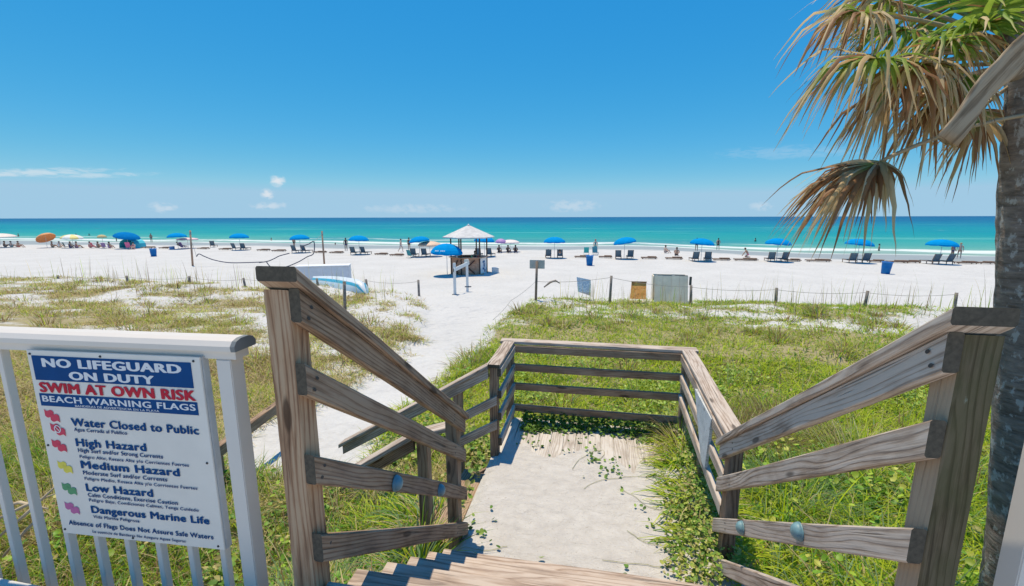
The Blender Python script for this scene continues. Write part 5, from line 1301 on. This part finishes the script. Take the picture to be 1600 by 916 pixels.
def wade(px, py):
    q = at(px, py, SEA); return q
BLK = (.02, .02, .03); RED_ = (.55, .05, .07); PNK = (.65, .16, .30); TEAL = (.03, .30, .32); PUR_ = (.22, .09, .30); WHT_ = (.7, .7, .7); NVY = (.03, .05, .14)
PEOPLE = [
    ('person in black shorts standing left of the deep blue umbrella', 182.5, 378, 'stand', 2.9, 0, DK, BLK, BLK), ('person standing at the water edge behind the left blue barrel', 237, 378.5, 'stand', .3, 0, BR, NVY, None),
    ('person standing left of the umbrella near the right volleyball post', 460, 388, 'stand', 3.0, 0, BR, BLK, None), ('person in dark clothes standing left of the umbrella right of the volleyball court', 541, 392, 'stand', .4, 2, DK, NVY, BLK),
    ('slim person walking along the wet sand left of the kiosk', 626.5, 394, 'walk', 1.6, 1, BR, (.4, .4, .45), None), ('person in dark swimwear standing just behind the teal chair', 639.5, 391, 'stand', 3.1, 0, DK, BLK, BLK),
    ('person in red cap colours standing behind the blue barrel beyond the sign post', 930, 396, 'stand', 3.1, 1, (.40, .08, .07), TEAL, TEAL), ('person partly hidden below the umbrella with a bather beside it', 1088, 392, 'stand', .1, 0, DK, BLK, (.05, .10, .12)),
    ('person in a dark wetsuit walking into the water right of an umbrella', 1121.5, 391, 'walk', 3.0, 0, DK, BLK, BLK), ('person in pink kneeling on the sand right of the standing bather', 1167, 402.5, 'kneel', -1.9, 0, BR, PNK, None),
    ('person standing in shallow water right of the umbrella nearest the palm trunk, dark hair', 1487, 404, 'stand', .4, 0, DK, NVY, PUR_), ('blond person standing beside a dark haired one near the palm trunk', 1498, 404, 'stand', -.6, 1, BL, (.5, .3, .2), None),
    ('small person sitting alone at the water edge left of a blue umbrella', 1057, 400, 'sit', 3.0, 0, DK, BLK, None), ('person lying low on the wet sand left of the lone sitting one', 1040, 396, 'sit', 2.2, 1, BR, (.3, .25, .25), None),
    ('dark figure sitting on the sand under the purple umbrella', 780, 395.5, 'sit', 3.1, 2, DK, BLK, BLK), ('left of two dark figures sitting under the white and pink umbrella', 794, 395.5, 'sit', 3.0, 2, DK, BLK, BLK), ('right of two dark figures sitting under the white and pink umbrella', 805.5, 395.5, 'sit', -3.0, 2, DK, NVY, BLK),
    ('person sitting on the sand at far left beside the cream umbrella', 9, 387, 'sit', 2.6, 0, BR, (.2, .15, .15), (.4, .2, .2)), ('person in teal sitting at far left under the cream umbrella edge', 19, 387, 'sit', 3.0, 1, DK, TEAL, (.1, .25, .35)), ('person in red sitting at far left on a towel', 30, 387, 'sit', 2.0, 0, DK, RED_, None),
    ('person sitting under the orange umbrella', 83, 387.5, 'sit', 2.8, 0, BR, (.1, .2, .12), None), ('person sitting between orange and striped umbrellas', 94, 387.5, 'sit', -2.7, 1, DK, (.4, .35, .3), WHT_), ('person in purple sitting under the striped umbrella', 121, 388, 'sit', 2.8, 0, DK, PUR_, PUR_), ('person in dark top sitting under the left part of the striped umbrella', 111, 388, 'sit', -2.8, 0, BR, PUR_, NVY),
    ('person in red sitting first from left in the group left of the cyan tent', 142, 388, 'sit', 2.9, 1, DK, RED_, RED_), ('person in brown sitting in the middle of the group left of the cyan tent', 154.5, 388, 'sit', 3.1, 0, BR, (.25, .15, .12), (.2, .2, .2)), ('person in purple sitting last in the group left of the cyan tent', 172, 388.5, 'sit', -2.9, 0, DK, PUR_, (.35, .22, .4)),
    ('person in pink sitting in front of the cyan tent', 209, 390, 'sit', .2, 1, DK, PNK, PNK), ('person reclining on a towel behind the left volleyball post', 283, 389.5, 'recline', 1.6, 0, DK, PUR_, None),
]
for (lb, px, py, pose, rz, sk, hr, sh, tp_) in PEOPLE: person(lb, pp(px, py), pose, rz, sk, hr, sh, tp_, 1.0 if pose != 'sit' else 1.08)
i865 = 5
for s, lb in ((-1, 'person with dark hair reclining on the left lounger beyond the sign post'), (1, 'person with brown hair reclining on the right lounger beyond the sign post')):
    q = UPOS[5]+Vector((s*.62, .05, 0)); person(lb, Vector((q.x, q.y, gz(q.x, q.y)-.06)), 'recline', math.pi, 0, DK if s < 0 else BR, NVY, WHT_ if s > 0 else BLK)
person('vendor in a black shirt standing inside the kiosk', KP+Vector((.42, .25, .06)), 'stand', .3, 0, BR, NVY, BLK)
SWIM = [('swimmer in the sea above the left umbrellas', 424, 376, 1.15), ('swimmer in the sea left of the third umbrella from the palm', 1180, 377.5, 1.05), ('swimmer wading right of the second umbrella from the palm', 1373, 392, .75), ('swimmer far left in the sea above the orange umbrella', 29, 370, .9), ('swimmer in the sea above the striped umbrella', 119, 368, 1.2), ('swimmer in the sea above the seated group at left', 139.5, 368, 1.2), ('swimmer lying low in the waves right of the right volleyball post', 524, 383.5, 1.25)]
for lb, px, py, dz in SWIM:
    q = wade(px, py); person(lb, Vector((q.x, q.y, SEA)), 'stand', random.uniform(0, 6), 0, DK, NVY, None, 1, -dz)
# birds' and debris specks on the sand: small cooler and towels
def cooler(label, px, py, col):
    p = on(px, py); t = thing('cooler', label, 'cooler', p, .2); box('body', (0, 0, .18), (.55, .34, .36), plain('cooler_%d' % px, col, .5), t, .02); box('lid', (0, 0, .39), (.58, .36, .07), plain('cooler_lid', (.75, .75, .75), .5), t, .015)
cooler('white and blue cooler behind the left volleyball post', 269, 389.5, (.12, .25, .5)); cooler('small white cooler right of the loungers with the standing bather', 1107, 407.5, (.6, .65, .66)); cooler('white cooler at the right foot of the kiosk', 774, 426.5, (.7, .7, .7))
# dry leaf spray by the fence
dl = thing('dry_frond', 'fallen dry palm leaf lodged in the white fence below the sign', 'palm leaf', aty(40, 850, 1.3))
for k, (a_, b_, c_) in enumerate((((0, 838), (45, 800), (92, 655+100)), ((-5, 812), (40, 790), (85, 772)), ((5, 870), (40, 830), (70, 800)), ((-5, 795), (30, 785), (75, 795)))):
    q = [aty(x, y, 1.31+.01*k)-dl.location for x, y in (a_, b_, c_)]; tube('dry_strip', [tuple(v) for v in q], [.006, .008, .003], plain('dry_straw', (.50, .40, .28), .8), dl, 5)
